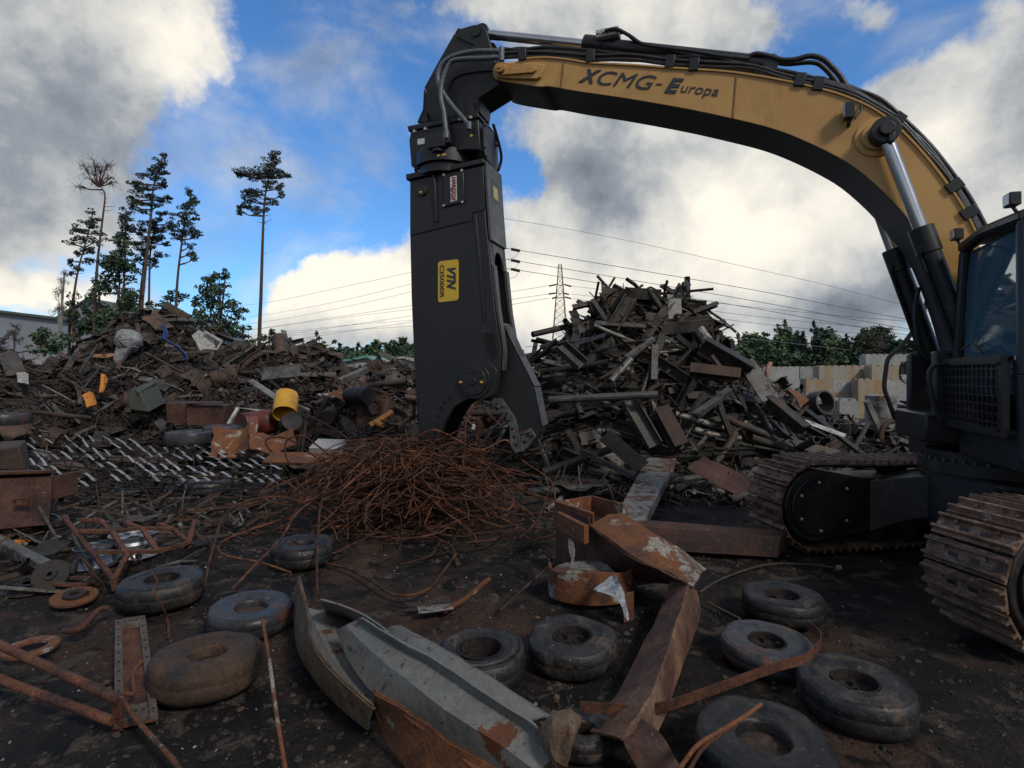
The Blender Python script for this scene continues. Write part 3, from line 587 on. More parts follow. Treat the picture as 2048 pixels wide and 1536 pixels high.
# main body
q = MB()
body = [(813, 352), (965, 320), (967, 345), (972, 440), (990, 620), (1003, 700), (1000, 745), (990, 790), (965, 800), (935, 798), (910, 812), (893, 838), (880, 872), (873, 914), (846, 905), (838, 870), (830, 760), (823, 600), (820, 470), (820, 362)]
up_ = [(820, 362), (966, 330), (967, 345), (972, 440), (978, 500), (821, 500)]
lo_ = [(821, 500), (978, 500), (990, 620), (1003, 700), (1000, 745), (990, 790), (965, 800), (935, 798), (910, 812), (893, 838), (880, 872), (873, 914), (846, 905), (838, 870), (830, 760), (823, 600)]
plate(up_, 7.0, 7.6, q)
plate(body[1:-1], 6.996, 7.09, q, 7.0); plate(lo_, 7.51, 7.6, q, 7.0)
# closed left side
lf = [(821, 500), (823, 600), (830, 760), (838, 870), (846, 905)]
for a, b_ in zip(lf[:-1], lf[1:]): q.grid([[T(*a, 7.09), T(*a, 7.09) + RR * .42], [T(*b_, 7.09), T(*b_, 7.09) + RR * .42]], -.06)
plate([(811, 348), (966, 316), (968, 326), (812, 360)], 6.95, 7.65, q)
bd = q.build('shear_body', m_shear, sh, bev=.012)
# right side frame with the long rounded slot
edge = [(320, 965), (345, 967), (440, 972), (500, 978), (620, 990), (700, 1003), (745, 1000)]
def ex_(py):
    for (a, xa), (b_, xb) in zip(edge[:-1], edge[1:]):
        if py <= b_: return lerp(xa, xb, (py - a) / (b_ - a))
    return edge[-1][1]
def S(s, py, o=0.): return T(ex_(py), py, 7.0) + RR * s - FW * o
q = MB(); rows = []
for k in range(9): a = math.pi * k / 8; rows.append([S(.3 - .185 * math.cos(a), 530 - 34 * math.sin(a) if 0 < k < 8 else 530, .02), S(lerp(.0, .6, k / 8), 480, .02)])
q.grid(rows, .03)
q.grid([[S(0, y, .02) for y in (322, 400, 480)], [S(.6, y, .02) for y in (322, 400, 480)]], .03)
for s0_, s1_, yb in ((0, .115, 740), (.485, .6, 722)):
    ys = (530, 580, 620, 660, 700, yb); q.grid([[S(s0_, y, .02), S(s1_, y, .02)] for y in ys], -.03)
q.hexa([S(0, 530, .0), S(.115, 530, .0), S(.115, 480, 0), S(0, 480, 0), S(0, 530, .02), S(.115, 530, .02), S(.115, 480, .02), S(0, 480, .02)])
q.hexa([S(.485, 530, .0), S(.6, 530, .0), S(.6, 480, 0), S(.485, 480, 0), S(.485, 530, .02), S(.6, 530, .02), S(.6, 480, .02), S(.485, 480, .02)])
q.build('slotted_side', mat('shear_grey_edge', [(.055, .054, .052), (.085, .083, .08)], .5, 0, 4, bump=.08, spots=[((.10, .095, .09), 8, .66, .1)]), bd)
q = MB(); a = S(.14, 375, .025); b_ = S(.44, 375, .025)
q.prism([S(.13, 348, .021), S(.45, 348, .021), S(.45, 398, .021), S(.13, 398, .021)], -FW * .03); q.build('inspection_plate', m_shear, bd, bev=.01)
q = MB(); q.prism([S(.2, 362, .052), S(.38, 362, .052), S(.38, 388, .052), S(.2, 388, .052)], -FW * .003); q.build('data_plate', m_gold, bd)
text('VTN', m_gold, bd, S(.14, 440, .03), S(.46, 440) - S(.14, 440), UP, .32, .17, .003, .3, .04)
# shell plates on the near face
q = MB()
plate([(820, 362), (966, 331), (970, 420), (944, 426), (944, 441), (820, 471)], 6.982, 7.0, q)
plate([(838, 790), (866, 790), (888, 768), (912, 730), (945, 711), (978, 722), (995, 742), (990, 788), (965, 800), (935, 798), (910, 812), (893, 838), (880, 872), (873, 912), (847, 903), (839, 870)], 6.965, 7.0, q)
q.prism([T(x, y, 6.982) for x, y in [(867, 352), (872, 351), (877, 444), (873, 446)]], -RR * .04)
q.prism([T(x, y, 6.982) for x, y in [(946, 430), (952, 428), (972, 640), (966, 640)]], RR * .016)
q.build('wear_plate', m_shear, bd, bev=.006)
q = MB(); q.prism([T(x, y, 6.97) for x, y in [(970, 664), (985, 666), (992, 716), (978, 700)]], RR * .02); q.build('side_pocket', m_dark, bd)
q = MB(); pc = T(948, 762, 6.95); q.cyl(pc + RR * .72, pc - RR * .015, .245, 40); q.cyl(pc - RR * .015, pc - RR * .045, .195, 40); q.cyl(pc - RR * .045, pc - RR * .06, .05, 20)
for i in range(8):
    a = i * math.pi / 4 + .3; p = pc + FW * math.cos(a) * .145 + UP * math.sin(a) * .145; q.cyl(p - RR * .044, p - RR * .058, .018, 8)
pv = q.build('pivot_pin', m_black, sh, bev=.006)
for x, y in ((921, 764), (963, 764)): q = MB(); q.box(T(x, y, 6.895), FW * .022, RR * .002, UP * .014); q.build('sticker', m_yel, pv)
for x, y in ((900, 795), (890, 805), (882, 816), (876, 832), (873, 848), (871, 862), (869, 878), (864, 893), (872, 896)): q = MB(); p = T(x, y, 6.962); q.cyl(p + RR * .01, p - RR * .006, .026, 12); q.build('blade_bolt', m_dark, bd)
q = MB()
plate([(887, 352), (927, 343), (929, 403), (886, 414)], 6.955, 6.982, q); hp = q.build('access_plate', m_shear, bd, bev=.008)
for x, y in ((888, 350), (924, 341), (925, 404), (888, 411)): q = MB(); p = T(x, y, 6.957); q.cyl(p, p - RR * .012, .018, 12); q.build('bolt', m_alu, hp)
q = MB(); plate([(900, 354), (913, 351), (914, 401), (901, 404)], 6.951, 6.955, q); q.build('label', m_wht, hp)
text('HARDOX', m_red, hp, T(904, 355, 6.948), -UP, -FW, (T(904, 355, 6.948) - T(904, 402, 6.948)).length, .06, .002, 0, .03)
text('WEAR PLATE', m_letter, hp, T(901.5, 373, 6.948), -UP, -FW, .18, .014, .002)
q = MB(); p = T(845, 382, 6.982); q.cyl(p, p - RR * .03, .075, 24); q.build('lifting_boss', m_black, bd, bev=.006)
q = MB(); q.box(T(841, 384, 6.949), FW * .02, RR * .002, UP * .012); q.build('sticker', m_yel, bd)
# plaque
q = MB()
def rrect(x0, y0, x1, y1, sl, r_=5):
    o = []
    for cx, cy, a0 in ((x1 - r_, y0 + r_, -90), (x1 - r_, y1 - r_, 0), (x0 + r_, y1 - r_, 90), (x0 + r_, y0 + r_, 180)):
        for k in range(4): a = math.radians(a0 + 30 * k); x = cx + r_ * math.cos(a); o.append((x, cy + r_ * math.sin(a) - sl * (x - x0)))
    return o
plate(rrect(876, 523, 917, 605, .12), 6.99, 7.0, q); pl = q.build('plaque', m_yel, bd, smooth=30)
dn = -UP; rt = -FW
hgt = (T(884, 531, 6.985) - T(884, 597, 6.985)).length
text('CI5000R', m_letter, pl, T(880, 530, 6.986), dn, rt, hgt, .065, .002, 0, .01)
text('VTN', m_letter, pl, T(894, 536, 6.986), dn, rt, (T(894, 536, 6.985) - T(894, 580, 6.985)).length, .135, .002, .35, .045)
# moving jaw
q = MB()
jaw = [(1001, 646), (1013, 652), (1068, 775), (1083, 852), (1080, 868), (1060, 892), (1040, 908), (1022, 900), (1021, 850), (1008, 824), (978, 802), (955, 800), (930, 770), (985, 700)]
plate(jaw, 7.17, 7.43, q); jw = q.build('moving_jaw', m_shear, sh, bev=.015)
q = MB()
for a, b_ in (((1004, 646), (1068, 773)), ((1068, 775), (1083, 852))): q.grid([[T(*a, 7.16) - FW * .006, T(*a, 7.16) - FW * .006 + RR * .28], [T(*b_, 7.16) - FW * .006, T(*b_, 7.16) - FW * .006 + RR * .28]], -.008)
q.build('pale_edge', m_blade, jw)  # paler strips along the outer edge of the jaw
q = MB(); plate([(1035, 868), (1062, 856), (1072, 872), (1056, 895), (1040, 905)], 7.15, 7.17, q); q.build('blade', m_blade, jw, bev=.004); q = MB()
plate([(985, 797), (1003, 797), (1030, 835), (1038, 870), (1048, 903), (1030, 906), (1020, 890), (1019, 852), (1006, 824), (982, 806)], 7.14, 7.17, q)
bl = q.build('blade', m_blade, jw, bev=.004)
for x, y in ((993, 808), (1004, 815), (1013, 828), (1018, 842), (1024, 858), (1028, 874), (1032, 890), (1056, 870), (1050, 884), (1064, 872)): q = MB(); p = T(x, y, 7.141); q.cyl(p + RR * .01, p - RR * .003, .021, 12); q.build('blade_hole', m_dark, bl)
# ================================================================ GROUND
rnd = random.Random(7)
def gz(x, y):
    z = .035 * noise.noise(V((x * .7, y * .7, 0))) + .018 * noise.noise(V((x * 2.3, y * 2.3, 3)))
    if abs(x) < 14 and y < 20: z += .010 * noise.noise(V((x * 8, y * 8, 5))) + .012 * max(0, noise.noise(V((x * 3.1, y * 1.3, 8)))) * math.sin(26 * (x + .35 * y)) * (1 if x > 1 else 0)
    return z - .03
def axis(lo, hi, st, far):
    a = []; x = lo
    while x <= hi: a.append(x); x += st
    s = st; x = hi
    while x < far: s *= 1.16; x += s; a.append(x)
    s = st; x = lo; b_ = []
    while x > -far: s *= 1.16; x -= s; b_.append(x)
    return b_[::-1] + a
xs = axis(-4, 5.5, .055, 1500); ys = axis(1.6, 9, .055, 1800)
q = MB(); nx = len(xs)
q.v = [(x, y, gz(x, y)) for y in ys for x in xs]
q.f = [(j * nx + i, j * nx + i + 1, (j + 1) * nx + i + 1, (j + 1) * nx + i) for j in range(len(ys) - 1) for i in range(nx - 1)]; q.m = [0] * len(q.f)
tag(q.build('ground', m_ground, smooth=180, off=(0, 0, 0)), kind='structure')
# loose chips and crumbs
q = MB()
def chip(p, s, m=0):
    a = rnd.uniform(0, 6.28); n_ = rnd.choice((5, 6, 7)); st_ = rnd.uniform(.35, 1)
    r0 = [p + Matrix.Rotation(a, 3, 'Z') @ V((math.cos(6.283 * i / n_) * s * rnd.uniform(.5, 1), math.sin(6.283 * i / n_) * s * st_ * rnd.uniform(.5, 1), 0)) for i in range(n_)]
    r1 = [lerp(x, p, rnd.uniform(.2, .6)) + V((0, 0, s * rnd.uniform(.15, .5))) for x in r0]
    q.add(r0 + r1, [(i, (i + 1) % n_, n_ + (i + 1) % n_, n_ + i) for i in range(n_)] + [tuple(range(n_, 2 * n_))], m)
for i in range(15000):
    y = 2.3 + 9 * rnd.random() ** 1.4; x = rnd.uniform(-1.05, 1.0) * y
    if x > 1.2 and rnd.random() < .55: continue
    if noise.noise(V((x, y, 9))) < -.1 and rnd.random() < .7: continue
    m_ = rnd.choices((0, 1, 2), (.10, .22, .68))[0]; s = .004 + (.010 if m_ == 0 else .026) * rnd.random() ** 3; chip(V((x, y, gz(x, y) + .002)), s * (1 + y / 9), m_)
tag(q.build('ground_crumbs', [m_chip, m_brown, m_heap], smooth=None), 'pale and rusty chips strewn over the black yard', 'crumbs', kind='stuff')

# ================================================================ SCRAP PILES
def interp(prof, x):
    if x <= prof[0][0] or x >= prof[-1][0]: return None
    for (a, ya), (b_, yb) in zip(prof[:-1], prof[1:]):
        if x <= b_: return lerp(ya, yb, (x - a) / (b_ - a))
class Heap:
    def __init__(s, prof, d0, rf, rb, pw=1.25):
        s.prof, s.d0, s.rf, s.rb, s.pw = prof, d0, rf, rb, pw
        s.x0, s.x1 = [(p[0] - CX) / F * d0 for p in (prof[0], prof[-1])]
    def z(s, x, y):
        py = interp(s.prof, CX + F * x / s.d0)
        if py is None: return 0
        zr = max(0, EYE + (HY - py) / F * s.d0)
        t = (y - s.d0) / (s.rb if y > s.d0 else s.rf)
        if abs(t) >= 1: return 0
        return zr * (1 - abs(t) ** s.pw) + .12 * noise.noise(V((x, y, 1))) * (1 - abs(t))
    def n(s, x, y):
        e_ = .2; return V((s.z(x - e_, y) - s.z(x + e_, y), s.z(x, y - e_) - s.z(x, y + e_), 2 * e_)).normalized()
    def core(s, name, label, sink=.18):
        q = MB(); nx_, ny_ = 70, 40; rows = []
        for j in range(ny_ + 1):
            y = lerp(s.d0 - s.rf, s.d0 + s.rb, j / ny_)
            for i in range(nx_ + 1):
                x = lerp(s.x0, s.x1, i / nx_); q.v.append((x, y, s.z(x, y) - sink + .12 * noise.noise(V((x * 3, y * 3, 0)))))
        q.f = [(j * (nx_ + 1) + i, j * (nx_ + 1) + i + 1, (j + 1) * (nx_ + 1) + i + 1, (j + 1) * (nx_ + 1) + i) for j in range(ny_) for i in range(nx_)]; q.m = [0] * len(q.f)
        return tag(q.build(name, m_heap, smooth=None), label, 'scrap heap', kind='stuff')
RP = Heap([(985, 830), (1040, 742), (1085, 716), (1135, 672), (1175, 640), (1205, 606), (1222, 590), (1300, 590), (1345, 594), (1392, 602), (1418, 645), (1445, 706), (1500, 752), (1560, 796), (1640, 835), (1700, 872), (1760, 905)], 13.2, 3.0, 4.0, 1.15)
LP = Heap([(60, 760), (110, 735), (150, 722), (200, 690), (240, 652), (290, 630), (340, 632), (400, 668), (440, 697), (500, 694), (560, 690), (610, 694), (660, 722), (700, 745), (745, 738), (800, 732), (850, 750), (900, 790)], 19.5, 5.5, 5, 1.1)
LL = Heap([(-260, 700), (-100, 660), (0, 690), (40, 730), (80, 790), (130, 850)], 15, 3.5, 4, 1.2)
MP = Heap([(600, 860), (660, 800), (720, 775), (780, 752), (860, 760), (930, 800), (1000, 860)], 13.5, 2.2, 2.5, 1.2)
RP.core('scrap_core', 'dark tangled fill inside the tall beam heap')
LP.core('scrap_core', 'dark tangled fill of the long mixed scrap heap at left')
LL.core('scrap_core', 'dark fill of the scrap mound at the left edge')
MP.core('scrap_core', 'dark fill of the low scrap mound behind the shear', .1)
# --- piece meshes, unit length along X
def piece_mesh(kind, w_, m, bent=0):
    q = MB(); r_ = random.Random(int(w_ * 1000) + bent * 7 + len(kind)); k = 5
    cl = []
    for i in range(k): t = i / (k - 1); cl.append(V((t - .5, bent * .04 * math.sin(t * 3.1), bent * .03 * math.sin(t * 5 + 1))))
    def sec(poly):
        n = len(poly); vs = [c + V((0, y * w_, z * w_)) for c in cl for y, z in poly]
        fs = [(i * n + j, i * n + (j + 1) % n, (i + 1) * n + (j + 1) % n, (i + 1) * n + j) for i in range(k - 1) for j in range(n)]
        q.add(vs, fs + [tuple(range(n))[::-1], tuple((k - 1) * n + j for j in range(n))])
    if kind == 'beam': sec([(-.5, -.6), (.5, -.6), (.5, -.48), (.06, -.48), (.06, .48), (.5, .48), (.5, .6), (-.5, .6), (-.5, .48), (-.06, .48), (-.06, -.48), (-.5, -.48)])
    elif kind == 'channel': sec([(-.6, -.3), (.6, -.3), (.6, .3), (.5, .3), (.5, -.2), (-.5, -.2), (-.5, .3), (-.6, .3)])
    elif kind == 'angle': sec([(-.5, -.5), (.5, -.5), (.5, -.4), (-.4, -.4), (-.4, .5), (-.5, .5)])
    elif kind == 'box': sec([(-.5, -.4), (.5, -.4), (.5, .4), (-.5, .4)])
    elif kind == 'flat': sec([(-.7, -.05), (.7, -.05), (.7, .05), (-.7, .05)])
    elif kind == 'pipe':
        n = 12; vs = []; 
        for r1 in (.5, .4):
            for c in cl: vs += [c + V((0, math.cos(6.2832 * j / n) * w_ * r1, math.sin(6.2832 * j / n) * w_ * r1)) for j in range(n)]
        fs = [(i * n + j, i * n + (j + 1) % n, (i + 1) * n + (j + 1) % n, (i + 1) * n + j) for i in range(k - 1) for j in range(n)]
        o = k * n; fs += [(o + i * n + (j + 1) % n, o + i * n + j, o + (i + 1) * n + j, o + (i + 1) * n + (j + 1) % n) for i in range(k - 1) for j in range(n)]
        for i in (0, k - 1): fs += [(i * n + (j + 1) % n, i * n + j, o + i * n + j, o + i * n + (j + 1) % n) for j in range(n)]
        q.add(vs, fs)
    elif kind == 'sheet':
        rows = [[V((i / 6 - .5 + r_.uniform(-.03, .03), (j / 4 - .5) * w_, (r_.uniform(-.06, .06) + .10 * math.sin(i * 1.2 + bent) * (bent > 0)) * w_)) for j in range(5)] for i in range(7)]
        q.grid(rows, .008)
    elif kind == 'rod':
        q.tube(catmull([V((t / 5 - .5, r_.uniform(-.06, .06), r_.uniform(-.05, .05))) for t in range(6)], 3), w_ * .5, 6)
    elif kind == 'drum':
        q.lathe([(w_ * .5, -.5), (w_ * .5, -.2), (w_ * .54, -.17), (w_ * .5, -.14), (w_ * .5, .14), (w_ * .54, .17), (w_ * .5, .2), (w_ * .5, .5), (w_ * .47, .5), (w_ * .47, -.44), (0, -.44)], Matrix.Rotation(math.pi / 2, 4, 'Y'), 20)
    return q.mesh(kind, m, smooth=30)
NAMES = {'beam': ('steel_beam', 'beam'), 'channel': ('steel_channel', 'channel'), 'angle': ('angle_iron', 'angle iron'), 'box': ('square_tube', 'tube'), 'flat': ('flat_bar', 'flat bar'),
         'pipe': ('steel_pipe', 'pipe'), 'sheet': ('bent_sheet', 'sheet metal'), 'rod': ('bent_rod', 'rod'), 'drum': ('steel_drum', 'drum')}
pool = {}
def get(kind, w_, m, bent=0):
    k_ = (kind, w_, m.name, bent)
    if k_ not in pool: pool[k_] = piece_mesh(kind, w_, m, bent)
    return pool[k_]
def orient(ob, p, d, n_, L_, roll=0., s=1.):
    d = d.normalized(); n_ = (n_ - d * n_.dot(d)).normalized(); y = n_.cross(d)
    m_ = Matrix((d, y, n_)).transposed().to_4x4()
    m_ = m_ @ Matrix.Rotation(roll, 4, 'X') @ Matrix.Diagonal((L_, s, s, 1)); m_.translation = p; ob.matrix_world = m_
def place(me, p, d, n_, L_, label, cat, group, nm, roll=0., s=1.):
    ob = bpy.data.objects.new(nm, me); col.objects.link(ob); orient(ob, p, d, n_, L_, roll, s); return tag(ob, label, cat, group)
def scatter(hp, n, mix, where, group, rg, seed, ang=.5, ymax=.35, stick=.3, xr=None, lift=.05):
    """mix: (kind, widths, lengths, material, weight, colour word)"""
    r_ = random.Random(seed); ws = [m[4] for m in mix]; k = 0
    cands = []
    while k < n:
        kind, wd, ln, mt, _, word = r_.choices(mix, ws)[0]
        x = r_.uniform(*(xr or (hp.x0, hp.x1))); y = lerp(hp.d0 - hp.rf * .97, hp.d0 + hp.rb * ymax, r_.random() ** .85)
        z = hp.z(x, y)
        if z < .02 and r_.random() < .8: continue
        nn = hp.n(x, y); a = r_.uniform(0, math.pi); d = V((math.cos(a), math.sin(a) * .8, 0)); d = d - nn * d.dot(nn); d.z += r_.uniform(-ang, ang) * (1.6 if r_.random() < stick else .6); d.normalize()
        L_ = r_.uniform(*ln); w_ = r_.choice(wd)
        if kind == 'rod' and abs(d.z) > .4: d.z *= .35; d.normalize()
        if abs(d.dot(nn)) * L_ > .75: L_ *= .5
        me = get(kind, w_, mt, r_.choice((0, 0, 1, 2)) if kind != 'sheet' else r_.choice((0, 1, 2, 3)))
        zz = max(z + lift + r_.uniform(-.10, .12), w_ * .5 + abs(d.z) * L_ * .5)
        nm, cat = NAMES[kind]
        s_ = 1.0 if kind != 'sheet' else r_.uniform(.6, 1.3)
        place(me, V((x, y, zz)), d, nn + V((r_.uniform(-.5, .5), r_.uniform(-.5, .5), 0)), L_, f'{word} {cat} {where}', cat, f'{word} {cat} pieces {group}', nm, r_.uniform(0, 6.28) if kind != 'sheet' else 0, s_)
        k += 1
scatter(RP, 480, [('beam', (.10, .14, .2), (.9, 2.8), m_dsteel, 1.8, 'dark rusty steel'), ('angle', (.07, .11), (.8, 2.7), m_dsteel, 3, 'dark narrow'), ('pipe', (.06, .09, .14), (.8, 2.8), m_dsteel, 3, 'dark round'),
                  ('pipe', (.08, .12), (.6, 1.9), m_psteel, 1.2, 'pale grey round'), ('channel', (.10, .15), (.8, 2.4), m_dsteel, 2.0, 'dark open'), ('box', (.07, .12), (.6, 2.0), m_psteel, 1.1, 'pale grey square'),
                  ('flat', (.09, .15), (.6, 1.8), m_psteel, 1.6, 'pale thin'), ('sheet', (.3, .45), (.4, .8), m_dsteel, 1.0, 'dark crumpled'), ('sheet', (.3, .4), (.4, .7), m_brown, .5, 'brown rusty'), ('rod', (.03, .045), (.8, 2.0), m_dsteel, 2.5, 'thin dark'), ('angle', (.05, .07), (.9, 2.4), m_dsteel, 3.0, 'slim dark')],
        'in the tall heap right of the shear', 'in the tall heap right of the shear', rnd, 11, ang=.55, ymax=.3)
scatter(LP, 420, [('rod', (.03, .05), (.9, 2.6), m_brown, 3.4, 'thin brown'), ('pipe', (.09, .15), (.6, 2.2), m_brown, 1.3, 'brown rusty'), ('sheet', (.35, .5, .8), (.4, 1.0), m_brown, 2.6, 'brown crumpled'),
                  ('sheet', (.3, .5), (.4, .9), m_dsteel, 2.4, 'dark crumpled'), ('angle', (.1, .14), (.8, 2.4), m_dsteel, 1.4, 'dark narrow'), ('flat', (.1, .14), (.8, 2.2), m_psteel, 1.0, 'pale grey'),
                  ('box', (.09, .16), (.7, 2.2), m_psteel, .7, 'pale square'), ('rod', (.05,), (.8, 2.2), m_psteel, .9, 'thin pale'), ('drum', (.5,), (.7, .9), m_brown, .4, 'brown dented'), ('beam', (.16,), (.8, 1.8), m_brown, .8, 'brown rusted')],
        'in the long mixed heap at left', 'in the long mixed heap at left', rnd, 12, ang=.6, ymax=.25, lift=.1)
scatter(MP, 90, [('rod', (.035, .05), (.7, 1.8), m_brown, 1.6, 'thin rusty'), ('pipe', (.09, .14), (.5, 1.5), m_dsteel, 1.6, 'dark stubby'), ('sheet', (.5, .7), (.5, 1.0), m_rsheet, 1.8, 'red brown'),
                 ('sheet', (.4, .6), (.5, .9), m_dsteel, 1.4, 'dark bent'), ('channel', (.12,), (.7, 1.4), m_brown, 1, 'rusty'), ('box', (.1,), (.6, 1.4), m_redp, .4, 'faded red'), ('pipe', (.3,), (.4, .7), m_dsteel, .5, 'wide black')],
        'in the low mound left of the shear', 'in the low mound behind the shear', rnd, 13, ang=.5, ymax=.3)
scatter(LL, 70, [('rod', (.04,), (.6, 1.8), m_brown, 3, 'thin brown'), ('sheet', (.3, .45), (.3, .8), m_brown, 2, 'brown crumpled'), ('sheet', (.35,), (.3, .7), m_dsteel, 1.5, 'dark crumpled'), ('pipe', (.1,), (.5, 1.5), m_dsteel, 1, 'dark round'), ('flat', (.1,), (.5, 1.2), m_psteel, .7, 'pale')],
        'in the scrap mound at the left edge', 'in the scrap mound at the left edge', rnd, 14, ymax=.3, xr=(-16, -11.6))
# fine debris of each heap as one mass
def debris(hp, n, mats, name, label, seed, smin=.03, smax=.16, ymax=.3):
    r_ = random.Random(seed); q = MB()
    for i in range(n):
        x = r_.uniform(hp.x0, hp.x1); y = lerp(hp.d0 - hp.rf, hp.d0 + hp.rb * ymax, r_.random()); z = hp.z(x, y)
        if z < .01 and r_.random() < .6: continue
        p = V((x, y, z + r_.uniform(-.12, .08))); a = V((r_.gauss(0, 1), r_.gauss(0, 1), r_.gauss(0, .6))).normalized(); b_ = a.orthogonal().normalized(); b_ = Matrix.Rotation(r_.uniform(0, 6.28), 3, a) @ b_; c_ = a.cross(b_)
        t = r_.random(); m = r_.choices(range(len(mats)), [5, 4, 2.0][:len(mats)])[0]
        if t < .55: q.tube([p - a * r_.uniform(.1, .5), p + b_ * r_.uniform(-.06, .06), p + a * r_.uniform(.1, .5)], r_.uniform(.006, .02), 4, m, False)
        elif t < .85: q.box(p, a * r_.uniform(smin, smax), b_ * r_.uniform(smin, smax) * .7, c_ * .006, m)
        else: q.box(p, a * r_.uniform(smin, smax) * .8, b_ * r_.uniform(smin, smax) * .5, c_ * r_.uniform(smin, smax) * .5, m)
    tag(q.build(name, mats, smooth=None), label, 'scrap', kind='stuff')
debris(RP, 3200, [m_dsteel, m_brown, m_psteel], 'fine_scrap', 'small dark offcuts filling the tall heap', 21, .03, .13)
debris(LP, 8500, [m_brown, m_dsteel, m_psteel], 'fine_scrap', 'small rusty bits filling the long mixed heap', 22, .03, .15)
debris(MP, 1500, [m_brown, m_dsteel, m_psteel], 'fine_scrap', 'small rusty bits filling the low mound', 23)
debris(LL, 1500, [m_brown, m_dsteel, m_psteel], 'fine_scrap', 'small bits filling the mound at the left edge', 24, .03, .12)
# low strewn scrap between the heaps and the tyres at left and in front of the tall heap
class Flat:
    def __init__(s, x0, x1, y0, y1): s.x0, s.x1, s.d0, s.rf, s.rb = x0, x1, (y0 + y1) / 2, (y1 - y0) / 2, (y1 - y0) / 2
    def z(s, x, y): return .08 + .07 * noise.noise(V((x, y, 4)))
    def n(s, x, y): return V((0, 0, 1))
FL = Flat(-12.5, -3.2, 8.5, 14.5); FR = Flat(.6, 4.6, 8.6, 10.6); FS = Flat(-6.5, -3.4, 5.0, 8.5)
scatter(FL, 110, [('rod', (.03, .04), (.6, 2.0), m_brown, 2.2, 'thin rusty'), ('sheet', (.25, .4), (.3, .7), m_brown, 1.6, 'brown'), ('sheet', (.25, .4), (.3, .7), m_dsteel, 1.4, 'dark bent'), ('channel', (.12,), (.6, 2.0), m_brown, 1, 'rusty brown'),
                  ('pipe', (.08, .12), (.6, 2.2), m_dsteel, 1.2, 'dark'), ('flat', (.1,), (.6, 1.6), m_psteel, .8, 'pale thin'), ('box', (.1,), (.6, 1.6), m_brown, .8, 'brown square')],
        'lying low between the left heap and the tyres', 'lying low at left', rnd, 15, ang=.1, ymax=1, stick=.1, lift=.04)
scatter(FR, 34, [('pipe', (.07, .1), (.7, 1.8), m_psteel, 1.6, 'pale'), ('pipe', (.12,), (.7, 1.8), m_dsteel, 1.3, 'dark'), ('angle', (.1,), (.6, 1.6), m_dsteel, 1.5, 'dark'), ('flat', (.1,), (.6, 1.4), m_psteel, 1, 'pale thin'), ('sheet', (.4,), (.4, .8), m_dsteel, .8, 'dark bent')],
        'on the ground at the foot of the tall heap', 'at the foot of the tall heap', rnd, 16, ang=.1, ymax=1, stick=.1, lift=.03)
scatter(FS, 26, [('rod', (.02, .03), (.4, 1.2), m_brown, 2, 'thin short'), ('sheet', (.2, .3), (.25, .5), m_dsteel, 1.5, 'small dark'), ('flat', (.06,), (.3, .8), m_brown, 1, 'small rusty'), ('pipe', (.05,), (.4, .9), m_dsteel, 1, 'small dark')],
        'on the black ground at far left', 'on the black ground at far left', rnd, 17, ang=.06, ymax=1, stick=0, lift=-.04)
debris(FL, 1500, [m_brown, m_dsteel, m_psteel], 'fine_scrap', 'fine rusty bits lying low at left', 25, .02, .09, 1)
debris(FR, 350, [m_dsteel, m_brown, m_psteel], 'fine_scrap', 'fine bits at the foot of the tall heap', 26, .02, .08, 1)
debris(FS, 260, [m_brown, m_dsteel, m_psteel], 'fine_scrap', 'fine bits on the ground at far left', 27, .01, .05, 1)

# ---- individual pieces that stand out
def bar(kind, a, b_, w_, mt, label, n_=None, roll=0., cat=None, nm=None, group=None, s=1., bent=0):
    a, b_ = V(a), V(b_); d = b_ - a
    return place(get(kind, w_, mt, bent), (a + b_) / 2, d, n_ or V((0, -.4, 1)), d.length, label, cat or NAMES[kind][1], group, nm or NAMES[kind][0], roll, s)
bar('pipe', P(1097, 800, 10.6), P(1315, 789, 10.4), .15, m_psteel, 'long grey pipe lying level across the front of the tall heap')
bar('beam', P(1250, 585, 12.9), P(1322, 590, 12.7), .22, m_dsteel, 'dark steel beam capping the very top of the tall heap', roll=1.5)
bar('sheet', P(1204, 598, 12.9), P(1275, 606, 12.9), .6, m_brown, 'brown curled plate at the top left corner of the tall heap', n_=V((0, -1, .1)), bent=2)
bar('beam', P(1290, 688, 12.2), P(1345, 608, 12.6), .2, m_dsteel, 'dark beam leaning up towards the top of the tall heap')
bar('beam', P(1262, 596, 12.4), P(1225, 660, 12.2), .24, m_dsteel, 'broad pitted beam leaning below the top of the tall heap', roll=1.2)
bar('flat', P(1348, 590, 12.5), P(1352, 668, 12.3), .22, m_psteel, 'pale upright board near the top of the tall heap', n_=V((0, -1, 0)))
bar('box', P(1330, 612, 12.7), P(1397, 612, 12.7), .16, m_dsteel, 'thick dark stub sticking out right near the top of the tall heap')
bar('beam', P(1320, 655, 12.2), P(1422, 645, 12.2), .26, m_dsteel, 'black beam jutting right from the upper tall heap', roll=1.57)
bar('pipe', P(1398, 658, 12.0), P(1432, 705, 11.8), .24, m_psteel, 'thick pale pipe sloping down on the right side of the tall heap')
bar('flat', P(1190, 645, 12.3), P(1292, 652, 12.1), .2, m_psteel, 'flat grey plate lying across the upper tall heap')
bar('box', P(1310, 690, 11.6), P(1308, 760, 11.4), .13, m_psteel, 'pale upright square tube in the middle of the tall heap')
bar('pipe', P(1222, 762, 11.2), P(1262, 718, 11.4), .14, m_psteel, 'short grey pipe leaning beside the upright tube in the tall heap')
bar('box', P(1252, 715, 11.5), P(1308, 677, 11.7), .10, m_psteel, 'slim pale bar rising right in the middle of the tall heap')
bar('channel', P(1120, 690, 11.8), P(1165, 730, 11.6), .26, m_dsteel, 'wide dark channel on the left shoulder of the tall heap', roll=.3)
